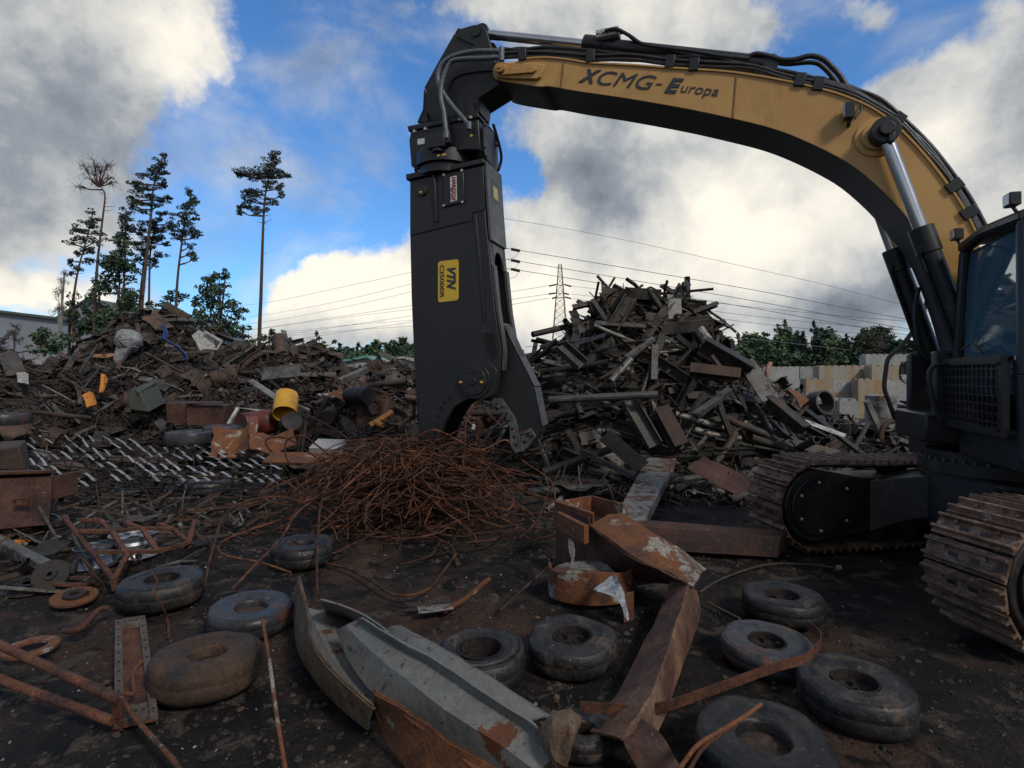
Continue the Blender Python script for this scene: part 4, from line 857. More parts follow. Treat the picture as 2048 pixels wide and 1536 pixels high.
bar('beam', P(1380, 740, 11.2), P(1480, 752, 10.9), .22, m_brown, 'brown folded beam on the right slope of the tall heap', roll=.7)
bar('beam', P(1405, 690, 11.6), P(1500, 745, 11.4), .3, m_dsteel, 'long dark girder sliding down the right side of the tall heap')
bar('flat', P(1490, 722, 11.6), P(1542, 800, 11.0), .26, m_psteel, 'wide grey plank leaning at the right side of the tall heap', n_=V((0, -1, .3)))
bar('box', P(1390, 832, 10.4), P(1460, 780, 10.8), .13, m_psteel, 'pale square post slanting up right of centre in the tall heap')
bar('channel', P(1258, 800, 10.7), P(1310, 890, 10.2), .24, m_dsteel, 'wide dark channel leaning at the front of the tall heap', n_=V((0, -1, .4)))
bar('beam', P(1320, 820, 10.7), P(1360, 895, 10.3), .28, m_brown, 'wide brown beam leaning beside the wide dark channel in the tall heap', n_=V((0, -1, .4)))
bar('pipe', P(1085, 945, 9.6), P(1245, 890, 10.1), .14, m_dsteel, 'dark pipe lying at the foot of the tall heap beside the shear jaw')
bar('angle', P(1165, 900, 9.9), P(1275, 955, 9.3), .11, m_psteel, 'pale angle iron sloping down to the white channel plate')
bar('sheet', P(1390, 925, 9.2), P(1510, 985, 8.6), .5, m_rsheet, 'red brown plate sliding towards the far track', n_=V((0, -.6, 1)))
bar('pipe', P(1340, 978, 9.2), P(1440, 962, 9.4), .12, m_psteel, 'pale pipe on the ground left of the far track')
bar('pipe', P(1335, 965, 9.6), P(1415, 952, 9.8), .13, m_dsteel, 'dark pipe on the ground behind the pale pipe by the far track')
bar('pipe', P(1460, 1000, 8.4), P(1498, 985, 8.6), .12, m_dsteel, 'short open pipe end touching the far track')
bar('flat', P(1210, 870, 9.9), P(1285, 935, 9.3), .2, m_dsteel, 'dark plank leaning onto the white channel plate', n_=V((0, -1, .4)))
bar('beam', P(1535, 800, 10.9), P(1610, 862, 10.2), .2, m_dsteel, 'dark beam leaning at the low right end of the tall heap')
bar('flat', P(1608, 842, 10.4), P(1690, 872, 10.0), .12, m_whitep, 'white topped rail pointing right at the foot of the tall heap')
q = MB(); cc = P(1640, 806, 11.8); q.lathe([(.26, -.15), (.26, .15), (.22, .15), (.22, -.15)], Matrix.Translation(cc) @ Matrix.Rotation(math.radians(80), 4, 'X') @ Matrix.Rotation(.3, 4, 'Y'), 28, closed=True)
tag(q.build('steel_ring', m_dsteel), 'black open ring standing right of the orange plate', 'ring')
q = MB(); q.grid([[P(1572, 778, 11.2), P(1590, 795, 11), P(1600, 815, 10.9)], [P(1595, 783, 11.3), P(1603, 793, 11.1), P(1612, 806, 11)], [P(1618, 800, 11.3), P(1612, 805, 11.2), P(1605, 818, 11.1)]], .012)
tag(q.build('orange_plate', m_rusto), 'small folded orange rusty plate at the right end of the tall heap', 'plate')
q = MB(); q.tube(catmull([P(1533, 757, 12), P(1534, 740, 12), P(1541, 726, 12.1)], 4), .05, 8); tag(q.build('pink_hose', mat('pink_hose_rubber', [(.3, .12, .10), (.36, .16, .13)], .6)), 'pink bent hose end standing up from the right slope of the tall heap', 'hose')
# left heap features
q = MB()
def blob_sheet(cx, cy, d, rx, ry, mt, name, label, cat, seed, tail=None, dep=.35):
    q = MB(); r_ = random.Random(seed); n = 26; rings = 9; c = P(cx, cy, d); vs = []
    s = d / F
    mtx = []
    for i in range(rings + 1):
        t = i / rings; ph = t * math.pi
        for j in range(n):
            a = 6.2832 * j / n; rr_ = math.sin(ph); k = 1 + .28 * noise.noise(V((math.cos(a) * 1.8, math.sin(a) * 1.8, ph * 1.6 + seed)))+ .10 * noise.noise(V((math.cos(a) * 6, math.sin(a) * 6, ph * 6 + seed)))
            z = ry * s * rr_ * math.sin(a) * k; x = rx * s * rr_ * math.cos(a) * k
            vs.append(c + V((x, -dep * math.cos(ph) * k, z)))
    q.add(vs, [(i * n + j, i * n + (j + 1) % n, (i + 1) * n + (j + 1) % n, (i + 1) * n + j) for i in range(rings) for j in range(n)])
    if tail:
        rows = []
        for (x, y, w_) in tail: rows.append([P(x - w_ / 2, y, d - .1) + V((0, r_.uniform(-.1, .1), 0)), P(x - w_ / 5, y + 2, d - .3) + V((0, r_.uniform(-.1, .1), 0)), P(x + w_ / 4, y - 2, d - .25), P(x + w_ / 2, y, d - .05)])
        q.grid(rows, .03)
    return tag(q.build(name, mt, smooth=70), label, cat)
blob_sheet(257, 682, 17.2, 25, 24, m_bag, 'bulk_bag', 'large pale grey bulk bag hanging on the left heap', 'bag', 3, [(255, 695, 42), (244, 708, 30), (238, 718, 28), (236, 730, 16)])
q = MB()
q.grid([[P(383, 671, 17.4), P(397, 660, 17.4), P(408, 665, 17.3)], [P(395, 690, 17.2), P(404, 685, 17.2), P(414, 676, 17.2)], [P(400, 700, 17), P(410, 697, 17.1), P(424, 684, 17.2)]], .05)
q.grid([[P(409, 668, 17.3), P(425, 678, 17.2)], [P(412, 697, 17.1), P(430, 694, 17.1)]], .04)
q.tube([P(410, 664, 17.2), P(443, 683, 17.0), P(434, 699, 16.9), P(408, 697, 16.9)], .05, 6)
tag(q.build('appliance_casing', m_whitep), 'white broken appliance casing right of the bulk bag on the left heap', 'appliance')
q = MB(); q.grid([[P(x, y, 17.0), P(x + w_, y + 4, 16.9)] for x, y, w_ in ((322, 648, 8), (328, 664, 8), (322, 675, 9), (345, 690, 12), (362, 705, 10), (368, 718, 6))], .02); tag(q.build('blue_strap', m_blue), 'blue crumpled strap on the left heap', 'strap')
q = MB(); q.grid([[P(184, 714, 17.2), P(186, 708, 17.2)], [P(210, 716, 17), P(212, 708, 17)], [P(228, 712, 17), P(226, 706, 17)]], .03); tag(q.build('orange_strip', mat('salmon_panel', [(.42, .17, .08), (.5, .26, .15)], .6)), 'pale orange panel strip left of the bulk bag', 'panel')
q = MB(); q.grid([[P(202, 748, 15.5), P(209, 748, 15.5), P(214, 757, 15.4)], [P(200, 772, 15.3), P(206, 776, 15.3), P(210, 766, 15.3)], [P(198, 785, 15.2), P(203, 784, 15.2), P(206, 780, 15.2)]], .03); tag(q.build('orange_plate', m_orange), 'tall orange painted plate below the bulk bag', 'plate')
q = MB(); q.grid([[P(164, 790, 14.8), P(176, 784, 14.9), P(188, 792, 14.8)], [P(170, 802, 14.6), P(180, 800, 14.7), P(187, 800, 14.6)], [P(173, 815, 14.5), P(183, 811, 14.5), P(191, 809, 14.5)]], .03); q.grid([[P(176, 784, 14.9), P(188, 792, 14.8)], [P(184, 786, 15.2), P(191, 806, 14.6)]], .03)
tag(q.build('orange_box_end', m_orange), 'small bright orange bucket shaped piece low on the left heap', 'bucket')
q = MB(); q.hexa([P(258, 818, 14.3), P(298, 824, 14.3), P(330, 806, 15.2), P(290, 800, 15.2), P(254, 782, 14.3), P(276, 776, 14.3), P(312, 758, 15.2), P(296, 770, 15.2)]); q.grid([[P(272, 778, 14.25), P(313, 756, 15.1)], [P(276, 786, 14.2), P(316, 764, 15.05)]], .03)
tag(q.build('grey_green_crate', m_green, bev=.02), 'tilted grey green metal box low on the left heap', 'box')
q = MB(); q.hexa([P(334, 846, 13.0), P(448, 852, 13.0), P(466, 842, 14.0), P(340, 838, 14.0), P(332, 808, 13.0), P(372, 806, 13.0), P(466, 808, 14.0), P(338, 802, 14.0)]); q.hexa([P(374, 850, 12.9), P(446, 854, 12.9), P(466, 844, 13.6), P(380, 842, 13.8), P(372, 812, 12.9), P(450, 812, 12.9), P(466, 808, 13.6), P(378, 808, 13.8)])
q.grid([[P(372, 808, 12.8), P(448, 808, 12.8)], [P(374, 804, 13.2), P(446, 804, 13.2)]], .02)
tag(q.build('brown_tank', m_rsheet, bev=.03), 'big red brown steel tank at the foot of the left heap', 'tank')
q = MB(); q.grid([[P(455, 850, 12.6), P(460, 850, 12.6)], [P(474, 816, 12.9), P(480, 818, 12.9)], [P(538, 820, 12.9), P(536, 825, 12.9)]], .06); tag(q.build('bent_profile', m_whitep), 'white bent window profile between the brown tank and the red drum', 'profile')
# drums
def drum(a, b_, r_, mt, label, openend=True):
    a, b_ = V(a), V(b_); ax = (b_ - a); L_ = ax.length; rot = ax.to_track_quat('Z', 'Y').to_matrix().to_4x4(); rot.translation = a; q = MB()
    pr = [(0, .01), (r_ * .98, 0), (r_, .02)]
    for k in (.33, .66): pr += [(r_, L_ * k - .03), (r_ * 1.05, L_ * k), (r_, L_ * k + .03)]
    pr += [(r_, L_), (r_ * .95, L_), (r_ * .95, .03)] if openend else [(r_, L_ - .02), (r_ * .96, L_), (0, L_ - .03)]
    q.lathe(pr, rot, 28, wob=lambda t: 1 + .03 * math.sin(3 * t + 1)); return tag(q.build('steel_drum', mt, smooth=40), label, 'drum')
drum(P(573, 792, 12.6), P(569, 828, 12.2), .255, m_yelp, 'bright yellow drum tipped open end down in front of the left heap')
drum(P(478, 852, 12.0) + V((0, .1, 0)), P(545, 842, 12.7), .28, m_redp, 'faded red drum lying left of the yellow drum')
drum(P(585, 842, 11.6), P(575, 850, 12.6), .20, m_dsteel, 'black open drum end under the yellow drum')
drum(P(655, 835, 12.0), P(662, 825, 12.8), .16, m_brown, 'brown hoop of a drum right of the yellow drum')
drum(P(738, 792, 12.0), P(700, 790, 12.6), .19, m_hub, 'black round drum body in the low mound left of the shear')
bar('pipe', P(690, 898, 9.9), P(800, 888, 10.1), .11, m_psteel, 'pale grey pipe on the ground left of the shear tip')
bar('sheet', P(425, 890, 11), P(515, 872, 11.2), .8, m_rusto, 'orange rusty wavy sheet behind the wire heap', n_=V((0, -.9, 1)), bent=1)
bar('sheet', P(500, 885, 10.8), P(590, 880, 11.2), .7, m_rusto, 'orange rusty flat sheet behind the left edge of the wire heap', n_=V((0, -.5, 1)), bent=1)
bar('flat', P(535, 915, 9.6), P(860, 920, 9.4), .25, m_rusto, 'long pale brown plank lying behind the wire heap')
bar('box', P(630, 900, 10.0), P(685, 902, 9.9), .35, m_conc, 'grey concrete chunk behind the wire heap', cat='concrete chunk', nm='concrete_chunk')
bar('flat', P(740, 850, 11.4), P(785, 822, 11.6), .12, m_orange, 'orange stick in the low mound left of the shear')
bar('pipe', P(750, 845, 11.2), P(766, 851, 11.1), .1, m_orange, 'short orange striped pipe near the shear tip')
bar('box', P(680, 762, 14), P(735, 738, 14.3), .16, m_psteel, 'pale timber plank in front of the green roofed shed')
bar('flat', P(525, 748, 16.5), P(600, 740, 16.5), .32, m_psteel, 'pale crushed door panel high on the right part of the left heap', n_=V((0, -1, .6)))
bar('sheet', P(675, 835, 12.6), P(705, 822, 12.8), .4, m_rusto, 'small orange brown plate in the low mound')
bar('sheet', P(660, 787, 13), P(690, 790, 13), .4, m_rusto, 'rust orange scrap sheet above the brown hoop')
bar('pipe', P(160, 745, 16), P(196, 690, 16), .07, m_psteel, 'thin pale pole slanting up to the bulk bag from the left')
bar('pipe', P(163, 782, 14.8), P(200, 735, 14.9), .06, m_psteel, 'thin pale pole above the orange bucket shaped piece')
bar('pipe', P(190, 828, 13.6), P(238, 798, 13.8), .07, m_psteel, 'thin pale pole beside the grey green box')
bar('pipe', P(40, 822, 13), P(185, 836, 13), .1, m_brown, 'long brown pipe lying at the foot of the left heap')
bar('pipe', P(85, 770, 14.6), P(150, 805, 14.2), .05, m_psteel, 'thin rusty pole slanting down at the far left')
bar('flat', P(590, 820, 12.9), P(500, 760, 14.6), .12, m_psteel, 'pale plank leaning down to the yellow drum')
q = MB(); q.grid([[P(33, 745, 14.5), P(49, 744, 14.5)], [P(36, 765, 14.4), P(50, 766, 14.4)]], .12); tag(q.build('white_box', m_whitep), 'small white open box on the mound at the left edge', 'box')
for (x, y, d, r_, lab) in ((10, 838, 12.5, .5, 'worn grey tyre at the left edge beside the scrap'), (382, 874, 11.4, .5, 'flat grey tyre behind the slatted sheet'), (450, 862, 11.9, .45, 'dark tyre lying against the brown tank')):
    q = MB(); q.lathe([(r_ * .55, -.08), (r_ * .7, -.13), (r_ * .93, -.11), (r_, 0), (r_ * .93, .11), (r_ * .7, .13), (r_ * .55, .08)], Matrix.Translation(P(x, y, d)), 30, closed=True); tag(q.build('scrap_tyre', m_tyreg, smooth=60), lab, 'tyre')

# ---------------------------------------------------------------- wire heap (rebar)
rg = random.Random(5)
def rod_pts(c, spread, L_, curl, flat=.35, n=11):
    p = c + V((rg.gauss(0, spread[0]), rg.gauss(0, spread[1]), 0)); a = rg.uniform(0, 6.28); d = V((math.cos(a), math.sin(a) * .8, rg.gauss(0, .35))).normalized(); k = rg.gauss(0, curl); pt = rg.gauss(0, .5)
    out = [p.copy()]; st = L_ / n
    for i in range(n):
        if rg.random() < .2: k = rg.gauss(0, curl); pt = rg.gauss(0, .5)
        if rg.random() < .07: d = Matrix.Rotation(rg.gauss(0, 1.1), 3, 'Z') @ d
        d = Matrix.Rotation(k * st, 3, 'Z') @ d; d.z += pt * st; d.z *= .93; d.normalize(); p = p + d * st; out.append(p.copy())
    return out
CX0, CY0 = -1.42, 7.6
def wire_ok(pts, top):
    o = []
    for p in pts:
        dx, dy = (p.x - CX0) / 1.5, (p.y - CY0) / .92; r2 = dx * dx + dy * dy
        zt = 1.08 * math.exp(-r2 ** 1.3 * .9); lim = zt + top; o.append(V((p.x, p.y, max(.02, p.z if p.z < lim else lim + (p.z - lim) * .35))))
    return o
def one_wire(big):
    c = V((CX0, CY0, 0)); pts = rod_pts(c, (.52, .32), rg.uniform(.4, 1.4) if not big else rg.uniform(1.0, 2.0), 2.4 if not big else 1.5)
    dx, dy = (pts[0].x - CX0) / 1.5, (pts[0].y - CY0) / .92; h_ = rg.uniform(.0, 1.0) ** .75 * 1.08 * math.exp(-(dx * dx + dy * dy) ** 1.3 * .9)
    for p in pts: p.z += h_
    return wire_ok(pts, rg.uniform(0, .14))
q = MB()
for i in range(700):
    q.tube(catmull(one_wire(False), 2), rg.uniform(.005, .010), 5, 0, False)
tag(q.build('rebar_tangle', m_rebar, smooth=60), 'dense rusty inner tangle of the wire heap under the shear', 'rebar tangle', kind='stuff')
for i in range(230):
    q = MB(); q.tube(catmull(one_wire(i % 4 == 0), 3), rg.uniform(.006, .012), 6)
    tag(q.build('rebar_rod', m_rebar, smooth=60), 'bent rusty steel rod in the heap under the shear', 'rebar', 'bent rods in the heap under the shear')
# loose loops that can be told apart
loops = [([(545, 905, 8.2), (532, 890, 8.2), (535, 878, 8.2), (560, 874, 8.2), (590, 885, 8.1), (625, 910, 8.0), (660, 930, 7.9)], 'rusty rod looping up at the upper left of the wire heap'),
         ([(580, 930, 7.9), (570, 905, 7.9), (575, 880, 7.9), (605, 872, 7.9), (640, 895, 7.8), (700, 940, 7.7), (740, 955, 7.6)], 'dark rusty rod arching above the left of the wire heap'),
         ([(615, 830, 8.6), (680, 865, 8.3), (720, 905, 8.0), (760, 925, 7.9)], 'straight rusty rod rising left behind the wire heap'),
         ([(408, 1175, 4.9), (425, 1100, 5.3), (450, 1030, 6.0), (500, 1000, 6.6), (570, 995, 6.8), (640, 1020, 6.6)], 'long pale rod arching out left of the wire heap to the ground'),
         ([(465, 1178, 4.9), (520, 1120, 5.4), (560, 1080, 5.8), (600, 1020, 6.4), (650, 990, 6.8)], 'rod sloping down left from the wire heap across the reddish tyre'),
         ([(635, 1190, 4.8), (634, 1120, 5.4), (637, 1060, 6.0), (640, 1020, 6.4), (648, 985, 6.8)], 'rod standing nearly upright in front of the reddish tyre'),
         ([(582, 1145, 5.3), (520, 1125, 5.4), (455, 1112, 5.5), (437, 1098, 5.6), (450, 1080, 5.7), (500, 1060, 6.0), (560, 1040, 6.3)], 'thin rod bent in a hook left of the reddish tyre'),
         ([(700, 1092, 5.9), (655, 1115, 5.9), (648, 1125, 5.8), (690, 1135, 5.6), (740, 1160, 5.2), (790, 1190, 4.85), (850, 1182, 4.9), (885, 1145, 5.3), (912, 1108, 5.8)], 'thin rod lying as an open loop on the ground before the wire heap'),
         ([(1120, 940, 8.2), (1095, 990, 7.6), (1075, 1040, 7.0), (1038, 1078, 6.5)], 'rod curling down right of the wire heap'),
         ([(1060, 1055, 7.0), (1085, 1058, 6.9), (1110, 1068, 6.8), (1070, 1080, 6.6), (1045, 1095, 6.3)], 'small rod curl on the ground right of the wire heap'),
         ([(1000, 900, 7.9), (1060, 900, 7.9), (1100, 890, 8.0), (1090, 905, 8.0), (1040, 915, 8.0), (1100, 960, 7.8), (1110, 1000, 7.4)], 'rusty loop right of the shear jaw'),
         ([(790, 1086, 6.5), (800, 1080, 6.5), (850, 1075, 6.6), (900, 1090, 6.3), (914, 1130, 5.8)], 'wavy rod at the front foot of the wire heap'),
         ([(690, 1045, 6.7), (640, 1010, 6.9), (600, 985, 7.1), (560, 960, 7.4), (520, 990, 7.2), (560, 1010, 6.9)], 'rod coiled at the left end of the wire heap'),
         ([(840, 870, 7.6), (870, 860, 7.5), (915, 880, 7.4), (960, 900, 7.4), (1010, 880, 7.6), (1030, 900, 7.6)], 'rod crossing in front of the shear tip'),
         ([(925, 940, 7.2), (930, 880, 7.4), (935, 830, 7.5), (960, 815, 7.5), (1000, 850, 7.5)], 'rod caught upright in the shear mouth')]
for pts, lab in loops:
    q = MB(); q.tube(catmull([P(*p) for p in pts], 6), .0125, 7); tag(q.build('rebar_rod', m_rebar, smooth=60), lab, 'rebar')
for i in range(45):      # strays round the heap
    a = rg.uniform(0, 6.28); c = V((CX0 + math.cos(a) * 1.9, CY0 - .2 + math.sin(a) * 1.1, .03)); pts = rod_pts(c, (.15, .1), rg.uniform(.4, 1.1), 2.2, n=8)
    q = MB(); q.tube(catmull([V((p.x, p.y, max(.01, min(.25, p.z)))) for p in pts], 2), .008, 5); tag(q.build('rebar_rod', m_rebar, smooth=60), 'short rusty rod strewn at the edge of the wire heap', 'rebar', 'short rods strewn round the wire heap')
for i in range(34):      # wires standing inside the jaw and tangling up in the mouth
    c = V((-.75 + rg.uniform(-.35, .35), 7.75 + rg.uniform(-.15, .3), rg.uniform(.6, 1.2))); pts = rod_pts(c, (.1, .08), rg.uniform(.5, 1.1), 2.5, n=8)
    q = MB(); q.tube(catmull([V((p.x, p.y, max(.3, min(1.62, p.z)))) for p in pts], 2), .009, 5); tag(q.build('rebar_rod', m_rebar, smooth=60), 'rusty rod wedged in the open shear mouth', 'rebar', 'rods wedged in the shear mouth')
# ================================================================ FOREGROUND TYRES
def tyre(px, py, wpx, mt, label, h=.28, hole=.42, tilt=(0, 0), kind='hub', seed=1, h0=0.0, fl=1.0, flat_=0):
    h *= .76; c = G(px, py, h + h0); R = wpx / 2 / F * c.y * .93; loc = V((c.x, c.y + R * .05, h0))
    t = thing('scrap_tyre', loc, label, 'tyre'); q = MB(); r_ = R; ri = R * hole; hh = h
    bz = [(ri * 1.0, hh * .22), (ri * .98, hh * .5), (ri * 1.0, hh * .78), (ri * 1.08, hh * .87), (ri * 1.12, hh * .86), (lerp(ri, r_, .25), hh * .94), (lerp(ri, r_, .3), hh * .925), (lerp(ri, r_, .38), hh * .98), (lerp(ri, r_, .55), hh), (lerp(ri, r_, .78), hh * .93), (r_ * .88, hh * .93), (r_ * .895, hh * .885), (r_ * .92, hh * .90), (r_ * .965, hh * .82), (r_ * .99, hh * .66), (r_ * .998, hh * .52), (r_ * .993, hh * .50), (r_ * .993, hh * .48), (r_, hh * .46), (r_ * .985, hh * .2), (r_ * .93, hh * .05), (lerp(ri, r_, .6), 0), (ri * 1.15, hh * .08)]
    M_ = Matrix.Translation(loc) @ Matrix.Rotation(tilt[0], 4, 'X') @ Matrix.Rotation(tilt[1], 4, 'Y')
    n = 56; k = len(bz)
    for i in range(n):
        a = 6.2832 * i / n; g = 1 + .025 * math.sin(2 * a + seed) + .012 * math.sin(5 * a + seed * 2)
        dent = .16 * max(0, math.cos(a - seed)) ** 6 * flat_
        for j, (r1, z) in enumerate(bz):
            nn_ = noise.noise(V((math.cos(a) * 2, math.sin(a) * 2, z * 9 + seed))) * .012
            q.v.append(tuple(M_ @ V((r1 * g * math.cos(a), r1 * g * math.sin(a), z * (1 - dent * (r1 > ri * 1.2)) + nn_ * (z > .02)))))
    q.f = [(i * k + j, ((i + 1) % n) * k + j, ((i + 1) % n) * k + (j + 1) % k, i * k + (j + 1) % k) for i in range(n) for j in range(k)]; q.m = [0] * len(q.f)
    q.build('tyre_casing', mt, t, smooth=180)
    q = MB()
    if kind == 'hub': 
        q.lathe([(ri * 1.04, hh * .80), (ri * 1.04, hh * .88), (ri * .96, hh * .86), (ri * .92, hh * .55), (ri * .5, hh * .45), (ri * .42, hh * .5), (ri * .2, hh * .5), (ri * .2, hh * .62), (ri * .12, hh * .62), (ri * .12, hh * .3)], M_, 32)
        for i in range(5): a = i * 1.2566 + seed; p = V((ri * .7 * math.cos(a), ri * .7 * math.sin(a), hh * .5)); q.cyl(M_ @ p, M_ @ (p + UP * .03), .014, 8)
        q.build('hub', m_hub, t)
    elif kind == 'dirt':
        q.v = [tuple(M_ @ V((ri * rr_ * math.cos(6.2832 * j / 24), ri * rr_ * math.sin(6.2832 * j / 24), hh * .55 + .02 * noise.noise(V((j, rr_ * 5, seed)))))) for rr_ in (1.02, .7, .35, .05) for j in range(24)]
        q.f = [(i * 24 + j, i * 24 + (j + 1) % 24, (i + 1) * 24 + (j + 1) % 24, (i + 1) * 24 + j) for i in range(3) for j in range(24)] + [tuple(72 + j for j in range(24))]; q.m = [0] * len(q.f)
        q.build('dirt_fill', m_brown if seed % 2 else m_heap, t, smooth=180)
    elif kind == 'rim':
        q.lathe([(ri * 1.03, hh * .78), (ri * 1.06, hh * .9), (ri * .97, hh * .9), (ri * .95, hh * .2)], M_, 32); q.build('rim', m_hub, t)
    return t
tyre(322, 1152, 163, m_tyre, 'black tyre with white scuffs on its side below the rusty tube frame', .30, .42, kind='rim', seed=1)
tyre(500, 1207, 175, m_tyreg, 'smooth grey tyre with a rusty centre left of the long grey sheet', .24, .38, (.0, .03), 'dirt', 3)
tyre(410, 1298, 222, m_tyreb, 'brown dusted fat tyre beside the perforated frame', .30, .34, (-.04, 0), 'dirt', 2)
tyre(605, 1080, 136, m_tyre, 'dark reddish dusted tyre below the left end of the wire heap', .30, .34, kind='dirt', seed=4)
tyre(415, 958, 100, m_tyreg, 'light grey tyre at the right end of the slatted sheet', .30, .42, kind='none', seed=5)
tyre(960, 1290, 200, m_tyre, 'dark tyre with a wide open hole right behind the long grey sheet', .27, .48, kind='rim', seed=6)
tyre(1147, 1262, 192, m_tyre, 'torn black tyre below the curved orange ring', .27, .42, (.05, -.05), 'hub', 7, flat_=1)
tyre(1567, 1183, 163, m_tyre, 'reddish dusted tyre with a steel hub, farthest of the right hand tyres', .27, .42, kind='hub', seed=8)
tyre(1536, 1275, 190, m_tyreg, 'bluish smooth tyre hooked by the flat rusty band', .21, .38, (.05, 0), 'hub', 9)
tyre(1714, 1352, 224, m_tyre, 'large dark tyre with patchy red marks at the lower right', .29, .40, kind='hub', seed=10, flat_=.6)
tyre(1528, 1462, 292, m_tyre, 'nearest big tyre at the bottom edge of the picture', .29, .38, (.03, .02), 'dirt', 12)
tyre(1168, 1450, 130, m_tyre, 'black tyre half hidden under the crumpled end of the grey sheet', .16, .40, kind='none', seed=13)
tyre(1158, 962, 112, m_tyreb, 'flattened brown tyre left of the white channel plate', .28, .40, kind='dirt', seed=14)
tyre(1215, 1165, 120, m_tyre, 'black tyre lying under the rusty bent beam', .12, .5, kind='none', seed=15)

# ================================================================ BENT SHEETS AND BEAMS
def rough_rows(rows, sub=5, amp=.006, seed=0, cs=4):
    """rows of (px,py,h) -> smooth dented grid"""
    R0 = [[G(*p) for p in r] for r in rows]; R1 = []
    cols_ = list(zip(*R0)); cc = [catmull(c, sub) for c in cols_]
    for i in range(len(cc[0])):
        row = []
        for j in range(len(cc) - 1):
            for k in range(cs): row.append(lerp(cc[j][i], cc[j + 1][i], k / cs))
        row.append(cc[-1][i])
        row = [p + V((noise.noise(p * 7 + V((seed, 0, 0))), noise.noise(p * 7 + V((0, seed, 3))), noise.noise(p * 6 + V((0, 5, seed))))) * amp * 1.6 for p in row]; R1.append(row)
    return R1
def sheet(name, rows, mt, label, cat, th=.008, amp=.006, seed=0, smooth=38, parent=None, sub=5, cols2=None):
    q = MB(); g_ = rough_rows(rows, sub, amp, seed); q.grid(g_, th); w_ = len(g_[0]) - 1
    if cols2:
        for i in range(len(g_) - 1):
            for j in range(*cols2): q.m[2 * (i * w_ + j)] = 1; q.m[2 * (i * w_ + j) + 1] = 1
    o = q.build(name, mt, parent, smooth=smooth)
    if parent is None: tag(o, label, cat)
    return o
m_tan = mat('tan_rusty_plate', [(.07, .04, .024), (.13, .085, .05), (.17, .12, .075)], .75, 0, 4, bump=.5, spots=[(RUST, 4, .60, .08)])
# long grey sheet group, lower middle
sheet('bent_channel', [[(588, 1178, .16), (597, 1152, .42), (606, 1180, .38), (612, 1215, .14), (650, 1222, .10), (640, 1200, .36)],
                       [(588, 1235, .10), (613, 1212, .38), (622, 1235, .34), (640, 1272, .10), (705, 1242, .08), (690, 1215, .34)],
                       [(594, 1300, .06), (622, 1278, .36), (632, 1292, .32), (668, 1320, .08), (760, 1290, .07), (745, 1242, .30)],
                       [(640, 1375, .04), (670, 1345, .33), (680, 1355, .29), (705, 1370, .07), (800, 1350, .06), (800, 1290, .26)],
                       [(735, 1462, .03), (745, 1412, .28), (752, 1415, .25), (765, 1425, .05), (860, 1430, .05), (860, 1380, .2)]],
      [m_gsheet, m_tan], 'grey painted channel with brown curled left wall at lower centre', 'channel', .012, .004, 1, cols2=(0, 8))
sheet('grey_sheet', [[(672, 1262, .22), (690, 1250, .30), (712, 1240, .34), (722, 1236, .40)],
                     [(705, 1335, .16), (740, 1300, .30), (775, 1280, .34), (785, 1275, .40)],
                     [(760, 1400, .12), (815, 1360, .28), (860, 1330, .32), (872, 1322, .38)],
                     [(860, 1475, .08), (905, 1430, .26), (950, 1395, .30), (965, 1385, .36)],
                     [(950, 1535, .06), (1000, 1490, .22), (1045, 1455, .26), (1062, 1446, .32)],
                     [(1030, 1580, .05), (1075, 1545, .18), (1105, 1515, .22), (1120, 1505, .28)]],
      m_gsheet, 'long pale grey curved sheet with scratches and a raised seam, lower centre', 'sheet metal', .012, .003, 2)
sheet('grey_flange', [[(765, 1262, .20), (782, 1252, .26), (800, 1250, .20)], [(835, 1300, .28), (862, 1288, .30), (888, 1296, .18)],
                      [(930, 1360, .28), (965, 1345, .28), (985, 1355, .16)], [(1000, 1408, .26), (1040, 1398, .26), (1060, 1405, .14)], [(1060, 1440, .24), (1090, 1430, .24), (1112, 1436, .14)]],
      m_gsheet, 'narrower plain grey sheet lying along the right of the curved sheet', 'sheet metal', .010, .003, 3)
sheet('crumpled_plate', [[(1078, 1445, .34), (1105, 1418, .40), (1135, 1414, .40), (1158, 1428, .34)], [(1070, 1465, .28), (1100, 1450, .40), (1140, 1448, .42), (1162, 1455, .32)],
                         [(1072, 1490, .20), (1095, 1488, .34), (1130, 1490, .36), (1152, 1490, .24)], [(1085, 1520, .12), (1105, 1525, .26), (1128, 1528, .26), (1140, 1528, .12)]],
      m_tan, 'tan rusty crumpled flap at the lower end of the grey sheet', 'plate', .012, .016, 4)
sheet('rusty_plate', [[(742, 1380, .30), (752, 1386, .34), (748, 1420, .10)], [(800, 1425, .30), (830, 1430, .32), (775, 1480, .06)], [(870, 1480, .26), (905, 1485, .28), (820, 1540, .03)], [(940, 1535, .2), (985, 1530, .22), (880, 1600, .02)], [(1000, 1590, .12), (1050, 1580, .14), (950, 1640, .02)]],
      m_rusto, 'orange brown plate edge in front of the curved grey sheet', 'plate', .012, .008, 5)
